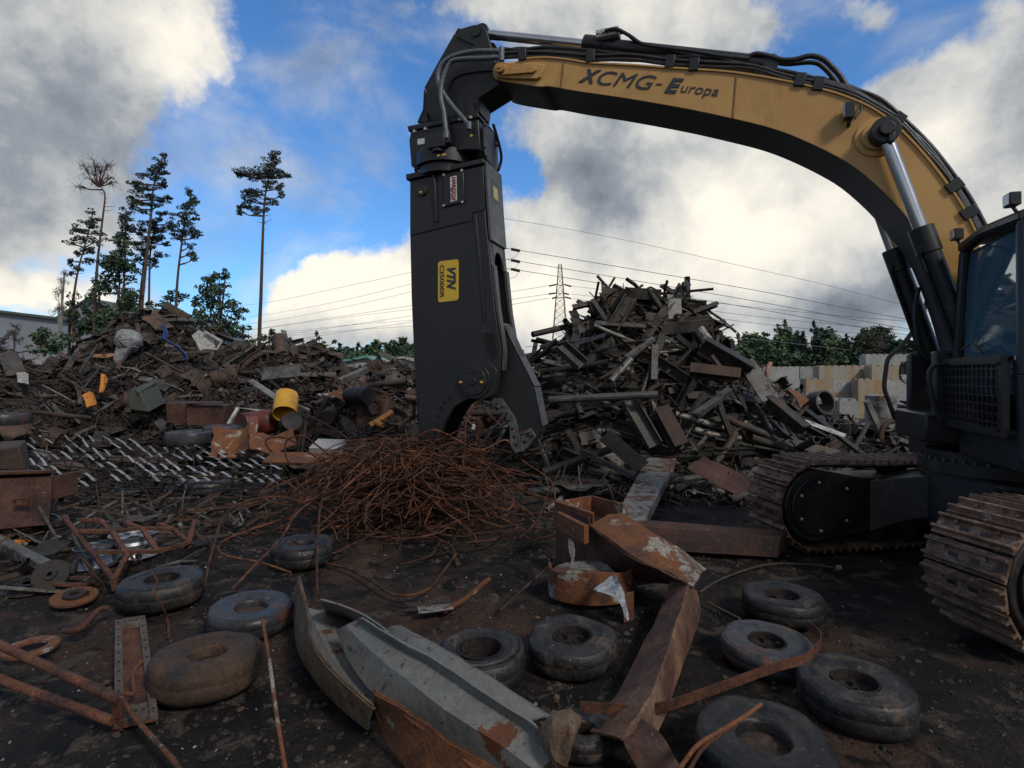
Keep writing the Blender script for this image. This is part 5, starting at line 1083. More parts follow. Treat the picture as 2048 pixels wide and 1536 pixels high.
# white square-edged channel behind
q = MB()
a0, a1, b0, b1 = G(1296, 916, .42), G(1352, 918, .42), G(1222, 1052, .12), G(1282, 1058, .12)
rows = [[lerp(lerp(a0, b0, t), lerp(a1, b1, t), s_) + V((0, 0, .01 * noise.noise(V((t * 6, s_ * 3, 2))))) for s_ in (0, .25, .5, .75, 1)] for t in [i / 10 for i in range(11)]]
nn_ = (a1 - a0).cross(b0 - a0).normalized(); nn_ = nn_ if nn_.z > 0 else -nn_
q.grid(rows, .015 if (rows[1][0] - rows[0][0]).cross(rows[0][1] - rows[0][0]).z < 0 else -.015)
for k in (0, 4): q.grid([[r[k], r[k] - nn_ * .14] for r in rows], .014)
for t in (.3, .48, .62): p = lerp(lerp(a0, b0, t), lerp(a1, b1, t), .12); q.box(p + nn_ * .02, (a1 - a0) * .06, (b0 - a0) * .012, nn_ * .02, 1)
tag(q.build('white_channel', [m_gsheet2, m_rusto]), 'white painted flanged plate leaning against the tall heap', 'channel')
# rusty box beam lying right
q = MB(); q.hexa([G(1268, 1098, 0), G(1556, 1116, .02), G(1575, 1098, .02), G(1290, 1068, 0), G(1255, 1050, .22), G(1562, 1074, .26), G(1575, 1062, .28), G(1300, 1040, .24)])
tag(q.build('box_beam', m_rsheet, bev=.008), 'red brown box beam lying before the far track', 'beam')
# big bent beam assembly
bb = thing('bent_beam', G(1250, 1180, 0), 'large twisted orange rusty beam with box bracket and torn edges at centre right', 'beam')
def part(name, q, mt, sm=35, bev=.004): return q.build(name, mt, bb, smooth=sm, bev=bev)
q = MB(); q.grid(rough_rows([[(1178, 1048, .56), (1215, 1030, .58), (1245, 1025, .58)], [(1225, 1082, .52), (1262, 1065, .55), (1295, 1058, .55)], [(1270, 1115, .47), (1310, 1092, .50), (1340, 1085, .50)],
                              [(1330, 1140, .40), (1355, 1118, .42), (1375, 1108, .42)], [(1388, 1172, .30), (1402, 1150, .32), (1414, 1138, .32)]], 4, .008, 6), .02); [q.m.__setitem__(k, 1) for k in range(len(q.m)) if q.v[q.f[k][0]][0] > G(1335, 1110, .4).x]; part('top_flange', q, [m_rusto, m_gsheet2])
q = MB(); q.grid(rough_rows([[(1178, 1050, .55), (1172, 1140, .10), (1172, 1150, .05)], [(1225, 1084, .51), (1222, 1150, .12), (1222, 1162, .06)], [(1270, 1117, .46), (1280, 1158, .14), (1280, 1162, .06)], [(1330, 1142, .39), (1332, 1160, .16), (1330, 1164, .1)], [(1386, 1172, .29), (1388, 1176, .2), (1388, 1180, .14)]], 4, .008, 7), .016); part('web', q, m_rsheet)
q = MB(); q.grid(rough_rows([[(1118, 1108, .1), (1165, 1140, .14), (1185, 1160, .06)], [(1170, 1112, .14), (1215, 1150, .13), (1240, 1172, .06)], [(1220, 1130, .14), (1268, 1152, .14), (1300, 1168, .08)], [(1290, 1142, .14), (1320, 1154, .15), (1340, 1160, .12)]], 4, .006, 8), .014); part('bottom_flange', q, m_rsheet)
q = MB()
def boxpts(px0, py0, px1, py1, h0, h1, dep):
    a, b_ = G(px0, py0, h0), G(px1, py1, h0); n_ = V((-(b_ - a).y, (b_ - a).x, 0)).normalized() * dep; z_ = UP * (h1 - h0); return a, b_, n_, z_
a, b_, n_, z_ = boxpts(1112, 1056, 1168, 1088, .50, .66, .05)
q.hexa([a, b_, b_ + n_, a + n_, a + z_, b_ + z_, b_ + n_ + z_, a + n_ + z_])
c_, d_ = G(1245, 1018, .62), G(1190, 994, .62)
e0, e1, e2 = G(1112, 1004, .66), G(1183, 992, .66), G(1246, 1008, .66)
for p, r_ in ((e0, e1), (e1, e2)):
    n2_ = V((-(r_ - p).y, (r_ - p).x, 0)).normalized() * .03; q.hexa([p - UP * .2, r_ - UP * .2, r_ + n2_ - UP * .2, p + n2_ - UP * .2, p, r_, r_ + n2_, p + n2_])
p, r_ = G(1112, 1004, .66), G(1186, 1028, .66); n2_ = V((.02, .05, 0)); q.hexa([p - UP * .2, r_ - UP * .2, r_ + n2_ - UP * .2, p + n2_ - UP * .2, p + UP * .004, r_ + UP * .004, r_ + n2_ + UP * .004, p + n2_ + UP * .004])
part('box_bracket', q, m_rusto)
q = MB(); p, r_ = G(1112, 1010, .62), G(1178, 1036, .62); q.grid([[lerp(p, r_, t) - UP * (.58 * s_) for t in (0, .25, .5, .75, 1)] for s_ in (0, .25, .5, .75, 1)], .014); part('upright_plate', q, m_rsheet)
q = MB(); q.grid(rough_rows([[(1135, 1078, .42), (1143, 1080, .42)], [(1137, 1098, .34), (1149, 1100, .34)], [(1143, 1118, .28), (1148, 1118, .28)], [(1136, 1138, .22), (1144, 1138, .22)]], 4, .01, 3, 2), .006); part('torn_strip', q, m_steel)
# curved ring section
cs_ = G(1182, 1150, .2); q = MB(); rows = []
for i in range(19):
    a_ = math.radians(lerp(172, 352, i / 18)); rx, ry = .36, .26
    x, y = cs_.x + rx * math.cos(a_), cs_.y + .02 + ry * math.sin(a_); rows.append([V((x, y, .30 - .02 * math.sin(i * .5))), V((x, y, .12)), V((x + .01 * math.cos(i), y, .03))])
q.grid(rows, .025); rs = tag(q.build('curved_plate', m_rusto, smooth=40, bev=.004), 'curved orange rusted ring section below the bent beam', 'plate')
q = MB(); pl_ = [V((cs_.x + .33 * math.cos(math.radians(a_)), cs_.y + .03 + .23 * math.sin(math.radians(a_)), .24)) for a_ in range(60, 330, 18)]; q.prism(pl_, -UP * .02); q.build('inner_web', m_gsheet2, rs)
q = MB(); q.grid(rough_rows([[(1185, 1178, .30), (1220, 1152, .34), (1230, 1150, .36)], [(1215, 1188, .26), (1232, 1172, .30), (1240, 1168, .32)], [(1240, 1205, .2), (1248, 1198, .22), (1250, 1190, .24)], [(1252, 1240, .08), (1256, 1242, .08), (1258, 1236, .1)]], 4, .012, 4, 3), .008); q.build('torn_skin', mat('bare_torn_metal', [(.20, .21, .24), (.42, .43, .47)], .35, .7, 12, bump=.7), rs)
q = MB(); q.hexa([G(1248, 1246, 0), G(1266, 1240, 0), G(1268, 1236, 0), G(1252, 1238, 0), G(1246, 1192, .22), G(1266, 1188, .22), G(1268, 1182, .22), G(1250, 1186, .22)]); q.build('end_tab', m_rusto, rs)
# long ridge beam
sheet('ridged_channel', [[(1342, 1160, .22), (1375, 1165, .30), (1378, 1168, .30), (1394, 1180, .14)], [(1325, 1210, .16), (1362, 1212, .30), (1366, 1213, .29), (1402, 1225, .06)],
                         [(1285, 1290, .10), (1336, 1295, .28), (1340, 1296, .27), (1372, 1312, .04)], [(1235, 1385, .08), (1300, 1388, .26), (1304, 1389, .25), (1340, 1410, .03)], [(1182, 1462, .08), (1240, 1475, .24), (1262, 1470, .24), (1308, 1478, .03)]],
      mat('mauve_brown_rust', [(.055, .026, .02), (.11, .055, .035), (.19, .115, .07)], .75, 0, 2.6, bump=.5, bscale=30, spots=[(RUSTO, 3.2, .62, .08)]), 'long brown ridged channel running from the bent beam to the bottom edge', 'channel', .014, .008, 9)
sheet('rusty_plate', [[(1262, 1442, .22), (1285, 1440, .24)], [(1250, 1480, .20), (1322, 1470, .22)], [(1268, 1525, .12), (1362, 1528, .14)], [(1300, 1600, .05), (1410, 1600, .06)]], m_rsheet, 'purple brown torn plate at the bottom edge below the ridged channel', 'plate', .012, .01, 10)
# flat band
def strip(pts, wd, th, label, mt, name='flat_band', cat='metal strip'):
    c = catmull([G(*p) for p in pts], 6); q = MB(); q.grid([[p, p - UP * wd * .5, p - UP * wd] for p in c], th); return tag(q.build(name, mt, smooth=60), label, cat)
strip([(1160, 1425, .16), (1200, 1427, .14), (1280, 1432, .12), (1345, 1420, .16), (1450, 1382, .20), (1560, 1342, .24), (1610, 1328, .24), (1640, 1300, .22), (1640, 1278, .2), (1615, 1258, .2)], -.06, .006, 'long flat rusty band curling round the bluish tyre', m_rust)
for k, (pts, lab) in enumerate((([(1345, 1560, .25), (1370, 1522, .28), (1398, 1488, .32), (1440, 1462, .35), (1490, 1432, .36), (1522, 1408, .38)], 'orange bent rod over the nearest big tyre'),
                                ([(1370, 1560, .25), (1388, 1522, .28), (1410, 1492, .31), (1450, 1462, .34), (1480, 1440, .35)], 'second bent rod just under the orange one over the nearest tyre'))):
    q = MB(); q.tube(catmull([G(*p) for p in pts], 6), .010, 8); tag(q.build('bent_rod', m_rusto if k == 0 else m_rust, smooth=60), lab, 'rod')
def gt(pts, r_, mt, label, name, cat, n=8):
    q = MB(); q.tube(catmull([G(*p) for p in pts], 6), r_, n); return tag(q.build(name, mt, smooth=60), label, cat)
gt([(1398, 1185, .02), (1450, 1155, .02), (1530, 1130, .02), (1600, 1128, .02), (1665, 1135, .03)], .011, m_brown, 'dark cable on the ground left of the near track', 'cable', 'cable')
q = MB(); p = G(1672, 1137, .03); q.cyl(p, p + V((.05, -.01, .01)), .03, 12); tag(q.build('pipe_plug', m_psteel), 'small round plug at the end of the dark cable', 'plug')
gt([(1415, 1205, .02), (1440, 1218, .02), (1480, 1238, .02)], .012, m_brown, 'short dark cable ending at the bluish tyre', 'cable', 'cable')
gt([(1260, 1165, .02), (1275, 1185, .02), (1300, 1198, .02), (1330, 1200, .02)], .008, m_brown, 'thin curved wire under the bent beam', 'wire', 'wire')
gt([(1000, 1222, .02), (1050, 1175, .06), (1108, 1125, .14)], .014, m_brown, 'straight bar leaning up to the curved ring section', 'steel_bar', 'bar')
gt([(888, 1222, .04), (930, 1198, .05), (978, 1158, .07)], .024, m_rusto, 'orange rusty pipe stub on the open ground at centre', 'pipe_stub', 'pipe', 10)
q = MB(); q.hexa([G(838, 1232, .015), G(905, 1222, .015), G(900, 1210, .015), G(835, 1216, .015), G(837, 1228, .06), G(908, 1218, .06), G(903, 1206, .06), G(834, 1213, .06)]); q.cyl(G(808, 1222, .04), G(836, 1220, .04), .018, 8, 1)
tag(q.build('white_plate', [m_gsheet2, m_hub], bev=.004), 'small white plate on the open ground at centre', 'plate')
gt([(525, 1240, .36), (540, 1330, .30), (552, 1420, .24), (572, 1545, .14)], .011, m_rusto, 'straight rusty bar leaning on the smooth grey tyre at lower left', 'steel_bar', 'bar')
gt([(305, 1005 + 140, .4), (315, 1165, .33), (306, 1185, .32), (322, 1210, .2), (335, 1240, .03), (337, 1275, .02)], .009, m_rust, 'thin rod hanging over the scuffed black tyre', 'bent_rod', 'rod')
gt([(285, 1322, .2), (266, 1345, .16), (268, 1375, .12), (266, 1388, .12), (243, 1390, .14), (262, 1425, .14), (300, 1470, .12), (350, 1525, .1), (375, 1570, .08)], .013, m_rusto, 'orange bent rod running to the bottom edge from the brown dusted tyre', 'bent_rod', 'rod')
# tube frame bottom-left
tf = thing('tube_frame', G(230, 1450, 0), 'heavy brown tube frame entering from the left edge at the bottom', 'frame')
for nm, pts in (('tube', [(-90, 1245, .34), (0, 1290, .30), (120, 1345, .26), (240, 1400, .22)]), ('tube', [(-90, 1312, .2), (0, 1358, .16), (110, 1400, .13), (225, 1442, .08)])):
    q = MB(); q.tube(catmull([G(*p) for p in pts], 5), .026, 12); q.build(nm, m_rust, tf, smooth=60)
q = MB(); q.hexa([G(224, 1460, 0), G(246, 1462, 0), G(248, 1455, 0), G(226, 1452, 0), G(222, 1390, .24), G(246, 1398, .24), G(248, 1392, .24), G(224, 1385, .24)]); q.build('end_plate', m_rust, tf)
# perforated frame
pf = thing('perforated_tray', G(270, 1440, 0), 'rusty steel tray with perforated rims lying beside the brown dusted tyre', 'tray')
A_, B_, C_, D_ = G(230, 1240, .06), G(290, 1230, .06), G(316, 1428, .06), G(228, 1445, .06)
q = MB(); q.grid([[A_ - UP * .03, B_ - UP * .03], [D_ - UP * .03, C_ - UP * .03]], .01); q.build('panel', m_rust, pf)
q = MB()
def edge_bar(p0, p1, p2, p3, n):
    q.hexa([p0 - UP * .03, p1 - UP * .03, p2 - UP * .03, p3 - UP * .03, p0, p1, p2, p3])
    for i in range(n):
        t = (i + .5) / n; c = (lerp(p0, p1, t) + lerp(p3, p2, t)) / 2; h_ = MB(); h_.cyl(c, c + UP * .003, .009, 8); h_.build('bolt_hole', m_dark, pf)
def mid(a, b_, t): return lerp(a, b_, t)
edge_bar(A_, D_, mid(D_, C_, .22), mid(A_, B_, .22), 11); edge_bar(mid(A_, B_, .78), mid(D_, C_, .80), C_, B_, 11)
k0, k1 = .22, .78
edge_bar(mid(A_, B_, k0) + UP * .002, mid(A_, B_, k1) + UP * .002, lerp(mid(A_, B_, k1), mid(D_, C_, k1), .1) + UP * .002, lerp(mid(A_, B_, k0), mid(D_, C_, k0), .1) + UP * .002, 3)
edge_bar(lerp(mid(A_, B_, k0), mid(D_, C_, k0), .9) + UP * .002, lerp(mid(A_, B_, k1), mid(D_, C_, k1), .9) + UP * .002, mid(D_, C_, k1) + UP * .002, mid(D_, C_, k0) + UP * .002, 3)
q.build('rail', mat('worn_rail', [(.06, .04, .03), (.13, .10, .085)], .7, .1, 7, bump=.4), pf)
# discs and rings
def ring(px, py, wpx, ri, mt, label, h=.03, tilt=(0, 0), hub=False, name='brake_disc', cat='brake disc', h0=0.02, mt2=None):
    c = G(px, py, h0 + h); R = wpx / 2 / F * c.y; t = thing(name, V((c.x, c.y, h0)), label, cat)
    M_ = Matrix.Translation(V((c.x, c.y, h0 + R * abs(tilt[0]) * .9))) @ Matrix.Rotation(tilt[0], 4, 'X') @ Matrix.Rotation(tilt[1], 4, 'Y'); q = MB()
    q.lathe([(R * ri, 0), (R * ri, h), (R, h), (R, 0)], M_, 36, closed=True); q.build('disc', mt, t)
    if hub: q = MB(); q.lathe([(R * ri * 1.0, h * .5), (R * ri * 1.0, h * 2.2), (R * ri * .42, h * 2.2), (R * ri * .42, h)], M_, 24); q.build('hub', mt2 or m_hub, t)
    return t
ring(62, 1292, 92, .58, m_rusto, 'orange and grey brake ring above the brown tube frame', .02)
ring(148, 1195, 78, .5, m_rusto, 'orange brake disc with a dark hub below the perforated bar', .02, (.1, .1), True)
ring(150, 1165, 74, .55, m_rust, 'brown brake ring leaning behind the orange brake disc', .02, (-.15, .1))
ring(102, 1172, 62, .35, m_hub, 'dark brake disc tilted left of the orange brake disc', .02, (.9, .3), True)
ring(400, 1018, 48, .4, m_rusto, 'orange ring beside the light grey tyre', .02)
ring(371, 1036, 34, .55, m_rusto, 'small orange ring left of the pair of rings', .015)
ring(428, 1042, 48, .5, m_rust, 'brown ring right of the small orange ring', .015)
ring(438, 1010, 46, .4, m_hub, 'dark flat ring beside the thin coiled wire', .01)
ring(215, 990, 50, .5, m_rusto, 'orange clutch ring in front of the slatted sheet', .02)
ring(40, 1078, 60, .55, m_orange, 'orange ring half buried at the left edge', .015, (.3, .2))
def wheel_rim(px, py, wpx, hh, mt, label, h0=0.0):
    c = G(px, py, hh + h0); R = wpx / 2 / F * c.y; t = thing('wheel_rim', V((c.x, c.y, h0)), label, 'wheel rim'); M_ = Matrix.Translation(V((c.x, c.y, h0))); q = MB()
    q.lathe([(R, 0), (R * .96, .01), (R * .86, hh * .2), (R * .84, hh * .5), (R * .9, hh * .62), (R * .84, hh * .75), (R * .92, hh * .95), (R * .98, hh), (R * .9, hh), (R * .78, hh * .7), (R * .80, hh * .3), (R * .9, .01)], M_, 40, closed=True); q.build('rim', mt, t, smooth=40)
    q = MB(); q.lathe([(R * .79, hh * .75), (R * .6, hh * .85), (R * .3, hh * .8), (R * .3, hh * .75)], M_, 40); 
    q.build('dish', mt, t, smooth=40)
    for i in range(10): a_ = i * .6283; p = V((c.x + R * .66 * math.cos(a_), c.y + R * .66 * math.sin(a_), h0 + hh * .83)); q = MB(); q.cyl(p, p + UP * .006, .022, 10); q.build('vent_hole', m_dark, t)
    return t
wheel_rim(268, 1066, 88, .24, mat('silver_rim', [(.24, .25, .27), (.36, .37, .40)], .35, .6, 6, bump=.2), 'silver steel wheel rim inside the rusty tube frame')
wheel_rim(188, 1092, 72, .2, m_navy, 'dark steel wheel rim left of the silver one')
wheel_rim(140, 1078, 60, .10, m_hub, 'black wheel rim behind the perforated bar')
wheel_rim(100, 1050, 60, .12, m_hub, 'black wheel rim beside the brown tank box', .05)
wheel_rim(60, 1160, 80, .09, m_hub, 'black oily drum hub at the far left below the perforated bar')
# diamond tube frame
df = thing('tube_frame', G(230, 1170, 0), 'rusty flat framework of square tubes lying over the silver rim', 'frame')
def fb(a, b_, w_=.022):
    q = MB(); pa, pb = G(*a), G(*b_); d = (pb - pa).normalized(); s_ = d.cross(UP).normalized(); q.box((pa + pb) / 2, (pb - pa) / 2, s_ * w_, d.cross(s_) * w_ * .8); q.build('frame_tube', m_rust, df, bev=.003)
for a, b_ in (((128, 1035, .38), (228, 1160, .12)), ((228, 1160, .12), (255, 1110, .25)), ((160, 1062, .34), (225, 1064, .34)), ((225, 1064, .34), (255, 1110, .25)), ((195, 1104, .26), (315, 1103, .26)), ((315, 1103, .26), (378, 1085, .26)),
              ((378, 1085, .26), (345, 1058, .3)), ((225, 1064, .34), (280, 1056, .34)), ((280, 1056, .34), (345, 1058, .32)), ((285, 1058, .34), (315, 1103, .26)), ((280, 1056, .34), (250, 1045, .36)), ((345, 1058, .3), (315, 1047, .36)), ((378, 1085, .26), (390, 1040, .3)), ((228, 1160, .12), (230, 1180, .02)), ((160, 1040, .38), (200, 1040, .38)), ((200, 1040, .38), (215, 1056, .34))): fb(a, b_)
# perforated bar at left
q = MB(); a, b_ = G(-30, 1068, .30), G(108, 1140, .16); d = (b_ - a).normalized(); s_ = V((-d.y, d.x, 0)); q.box((a + b_) / 2, (b_ - a) / 2, s_ * .05, d.cross(s_) * .035)
for i in range(14): p = lerp(a, b_, (i + .5) / 14) - s_ * .0515 - UP * .002; q.box(p, d * .012, s_ * .002, UP * .012, 1)
tag(q.build('perforated_bar', [m_psteel, m_dark]), 'pale perforated bar slanting in from the left edge', 'bar')
gt([(182, 1240, .06), (150, 1258, .05), (128, 1262, .04), (160, 1258, .09), (195, 1222, .12), (215, 1216, .1)], .022, m_rust, 'brown forked lever above the brake ring at lower left', 'forked_lever', 'lever')
# rusty tank box at left edge
bx = thing('steel_hopper', G(40, 1060, 0), 'heavy red brown steel hopper with a handle opening at the left edge', 'hopper')
q = MB(); A1, A2 = P(-60, 960, 6.6), P(112, 950, 6.6); q.hexa([P(-60, 1065, 6.4), P(98, 1050, 6.4), P(98, 1040, 7.2), P(-60, 1050, 7.2), A1, P(104, 951, 6.6), P(104, 945, 7.3), P(-60, 950, 7.3)]); q.box(P(110, 975, 6.9), V((.02, 0, 0)), V((0, .35, 0)), V((0, 0, .15)))
q.build('hopper_wall', m_rsheet, bx, bev=.01)
q = MB(); q.tube([P(28, 1008, 6.4), P(30, 998, 6.38), P(55, 996, 6.38), P(58, 1010, 6.4), P(28, 1008, 6.4)], .02, 6); q.build('handle_frame', m_rust, bx)
q = MB(); q.hexa([P(-60, 952, 6.55), P(105, 946, 6.55), P(112, 944, 7.3), P(-60, 946, 7.3), P(-60, 947, 6.55), P(105, 941, 6.55), P(112, 939, 7.3), P(-60, 941, 7.3)]); q.build('top_rim', m_rust, bx)
q = MB(); q.hexa([P(0, 940, 7.6), P(50, 942, 7.6), P(62, 934, 8.3), P(0, 930, 8.3), P(-5, 900, 7.6), P(38, 893, 7.6), P(52, 880, 8.3), P(0, 882, 8.3)]); tag(q.build('rusty_block', m_brown, bev=.02), 'brown rusty block on the ground behind the hopper', 'block')
# slatted sheet: wires with pale slats
sl = thing('slatted_mesh', G(290, 930, .2), 'crumpled wire mesh with short pale slats sprawled before the left heap', 'wire mesh')
r_ = random.Random(3)
def SP(u, v):   # u along, v across (0 back .. 1 front)
    px = lerp(45, 560, u); py = lerp(858, 905, u) + lerp(0, 118 - 45 * u, v); hgt = .42 + .10 * noise.noise(V((u * 5, v * 3, 1))) + .13 * noise.noise(V((u * 14, v * 9, 1)))
    return G(px + 26 * (v - .5), py, hgt)
q = MB()
for j in range(9): q.tube([SP(i / 40, j / 8 + .02 * math.sin(i * .8 + j)) for i in range(41)], .012, 5, 0, False)
q.build('wire', m_hub, sl)
n_sl = 0; mat_sl = mat('pale_zinc_slat', [(.16,.16,.16),(.36,.355,.36)], .6, .1, 8, bump=.2, rnd=.3)
for j in range(8):
    for i in range(19):
        if r_.random() < .27: continue
        u = (i + .5 + (j % 2) * .5 + r_.uniform(-.1, .1)) / 19.5; 
        if u > 1: continue
        v0, v1 = (j + r_.uniform(-.15, .15)) / 8, (j + r_.uniform(.7, 1.1)) / 8; a, b_ = SP(u, v0) + UP * .02, SP(u + r_.uniform(.012, .036), v1) + UP * .02; d = (b_ - a)
        q = MB(); s_ = V((1, 0, .1)) * .026; q.grid([[a - s_, a + s_], [lerp(a, b_, .5) - s_ + UP * .01, lerp(a, b_, .5) + s_ + UP * .01], [b_ - s_, b_ + s_]], .004)
        n_sl += 1
        if n_sl <= 98: q.build('slat', mat_sl, sl)
# ================================================================ TREES
tr_ = random.Random(99)
def leaves(q, c, rx, ry, rz, n, s, m=1, lump=.35):
    """small leaf-sized faces spread through an ellipsoid, denser towards the shell, with gaps"""
    sd_ = tr_.uniform(0, 50)
    for i in range(n):
        while True:
            p = V((tr_.uniform(-1, 1), tr_.uniform(-1, 1), tr_.uniform(-1, 1)))
            if p.length < 1: break
        if noise.noise(p * 2.6 + V((sd_, 0, 0))) < -lump * .6: continue
        p = c + V((p.x * rx, p.y * ry, p.z * rz)); a = V((tr_.gauss(0, 1), tr_.gauss(0, 1), tr_.gauss(0, .7))).normalized() * s * tr_.uniform(.6, 1.3); b_ = a.orthogonal().normalized() * s * tr_.uniform(.3, .7)
        b_ = Matrix.Rotation(tr_.uniform(0, 6.28), 3, a) @ b_
        q.add([p - a, p + b_, p + a, p - b_], [(0, 1, 2, 3)], 0)
def tree_thing(name, base, label, cat='tree', group=None): return thing(name, base, label, cat, group)
def pine(trunk, d, r0, clumps, name, label, leafmat, s=.16, dens=1.0, dead=False, stubs=True):
    pts = [P(x, y, d) for x, y in trunk]; base = V((pts[0].x, pts[0].y, 0)); pts = [base + (base - pts[0]) * 0] + pts
    c = catmull(pts, 5); t = tree_thing(name, base, label)
    q = MB(); n = len(c); q.tube(c, [lerp(r0, r0 * .22, i / (n - 1)) for i in range(n)], 8)
    if stubs:
        for i in range(10): k = int(n * tr_.uniform(.45, .8)); p = c[k]; a = tr_.uniform(0, 6.28); q.tube([p, p + V((math.cos(a), math.sin(a) * .5, tr_.uniform(-.1, .4))) * tr_.uniform(.4, 1.0)], [.03, .008], 4)
    lq = MB(); sp = d / F
    for (x, y, rx, ry) in clumps:
        rx *= 1.2; ry *= 1.25
        cc = P(x, y, d) + V((0, tr_.uniform(-.7, .7) * rx * sp, 0))
        k = min(range(n), key=lambda i: abs(c[i].z - (cc.z - ry * sp * .8))); p = c[k]
        mid_ = lerp(p, cc, .6) + V((0, 0, -.06 * (cc - p).length)); q.tube([p, mid_, cc], [.07, .045, .02], 5)
        for j in range(5 if not dead else 9):
            e_ = cc + V((tr_.uniform(-1, 1) * rx, tr_.uniform(-1, 1) * rx, tr_.uniform(-.9, .9) * ry)) * sp * .95; q.tube([lerp(p, cc, .7), lerp(cc, e_, .5) + V((0, 0, .1)), e_], [.025, .015, .006], 3)
            if dead:
                for _ in range(4): e2 = e_ + V((tr_.gauss(0, 1), tr_.gauss(0, 1), tr_.gauss(0, 1))) * .3; q.tube([lerp(cc, e_, tr_.uniform(.4, 1)), e2], [.012, .004], 3)
        nl = int(dens * 55 * max(1, (rx * ry * sp * sp) / .8)); 
        # several flattened sub-clumps
        if dead: continue
        nt_ = int(dens * 4.4 * 3.14 * rx * ry * sp * sp / (s * s)); 
        for j in range(5):
            o = V((tr_.uniform(-1, 1) * rx, tr_.uniform(-1, 1) * rx * .9, tr_.uniform(-.9, 1) * ry)) * sp * .85
            leaves(lq, cc + o, rx * sp * .62, rx * sp * .62, ry * sp * .45, nt_ // 5 + 6, s, 0)
    q.build('trunk', m_bark, t, smooth=60)
    if lq.v: lq.build('crown', leafmat, t, smooth=None)
    return t
pine([(519, 672), (522, 590), (525, 492), (528, 420), (534, 370), (551, 300)], 42, 0.161,
     [(549, 304, 7, 6), (543, 316, 10, 6), (537, 328, 12, 6), (552, 326, 6, 5), (530, 342, 17, 7), (549, 340, 12, 6), (505, 347, 16, 7), (489, 351, 13, 6), (480, 352, 7, 4), (520, 356, 18, 8), (545, 355, 14, 7), (562, 352, 12, 5), (573, 352, 6, 4), (538, 368, 14, 7), (556, 376, 8, 9), (565, 392, 5, 6),
      (508, 385, 16, 7), (495, 383, 9, 6), (492, 398, 7, 7), (486, 415, 6, 7), (480, 425, 5, 6), (512, 400, 12, 5), (505, 415, 12, 5), (535, 402, 10, 5), (548, 408, 5, 5), (522, 420, 9, 6), (510, 425, 6, 4)],
     'pine_tree', 'lone tall pine with a bare trunk standing right of the tree group', m_needle, s=.09)
pine([(282, 640), (288, 560), (297, 477), (303, 420), (308, 370), (328, 306)], 42, 0.167,
     [(327, 310, 4, 6), (318, 322, 9, 6), (328, 330, 7, 6), (312, 338, 12, 6), (325, 350, 9, 6), (300, 345, 10, 6), (288, 352, 8, 5), (309, 360, 11, 6), (278, 366, 8, 7), (270, 374, 9, 7), (290, 374, 12, 6), (318, 372, 10, 5), (328, 368, 6, 5), (280, 386, 12, 6), (258, 396, 6, 5), (300, 392, 12, 6), (322, 398, 10, 5), (336, 396, 7, 5),
      (275, 405, 12, 6), (270, 414, 8, 6), (294, 408, 12, 6), (315, 410, 8, 5), (286, 422, 8, 5)],
     'pine_tree', 'tallest pine of the left group with a reddish trunk', m_needle, s=.09)
pine([(351, 650), (355, 560), (363, 490), (370, 440), (384, 380)], 42, 0.124,
     [(383, 382, 6, 6), (380, 394, 9, 6), (376, 406, 10, 6), (388, 408, 6, 5), (372, 420, 12, 6), (385, 426, 8, 5), (366, 436, 12, 6), (385, 440, 11, 5), (372, 450, 12, 6), (358, 460, 10, 6), (380, 462, 14, 5), (400, 469, 8, 4), (390, 474, 6, 4), (352, 474, 8, 5), (365, 476, 10, 5), (376, 492, 8, 5), (383, 505, 7, 7), (388, 518, 6, 6)],
     'pine_tree', 'slender pine at the right side of the left group', m_needle, s=.09)
pine([(139, 660), (148, 590), (157, 537), (176, 468), (186, 424)], 43, 0.124,
     [(186, 426, 7, 6), (180, 436, 10, 6), (172, 448, 12, 6), (190, 450, 9, 6), (160, 460, 12, 6), (150, 462, 7, 6), (184, 464, 12, 6), (160, 478, 12, 7), (146, 486, 8, 7), (180, 482, 12, 6), (165, 498, 12, 6), (148, 505, 7, 6), (182, 502, 8, 7), (142, 522, 6, 7), (172, 520, 12, 6), (140, 545, 6, 5), (155, 535, 10, 6)],
     'pine_tree', 'leaning pine at the left end of the tree group', m_needle, s=.09, dens=.8)
pine([(248, 650), (249, 560), (251, 470), (252, 420)], 45, 0.112,
     [(252, 424, 9, 8), (246, 438, 12, 7), (258, 446, 10, 7), (242, 458, 14, 7), (258, 468, 10, 7), (232, 476, 12, 7), (250, 484, 14, 8), (266, 456, 7, 7)],
     'pine_tree', 'grey green pine in the middle of the left group', m_needle, s=.09, dens=.9)
pine([(297, 650), (298, 600), (301, 500), (312, 450), (322, 428)], 44, 0.118,
     [(322, 430, 10, 7), (334, 444, 9, 8), (344, 452, 7, 8), (310, 444, 12, 7), (296, 452, 12, 8), (284, 462, 10, 8), (320, 462, 12, 8), (338, 462, 9, 7), (300, 474, 14, 8), (282, 482, 12, 7), (320, 482, 10, 7), (335, 488, 6, 4), (306, 496, 12, 7), (288, 502, 10, 7), (322, 508, 12, 6), (300, 520, 10, 6), (310, 530, 6, 5)],
     'pine_tree', 'bushy pine just right behind the tallest pine', m_needle, s=.09)
pine([(276, 650), (280, 590), (285, 540), (290, 500)], 46, 0.087, [(288, 505, 8, 7), (276, 520, 10, 8), (292, 528, 9, 8), (272, 540, 8, 8)], 'pine_tree', 'small thin pine between the taller pines', m_needle, s=.09, dens=.7)
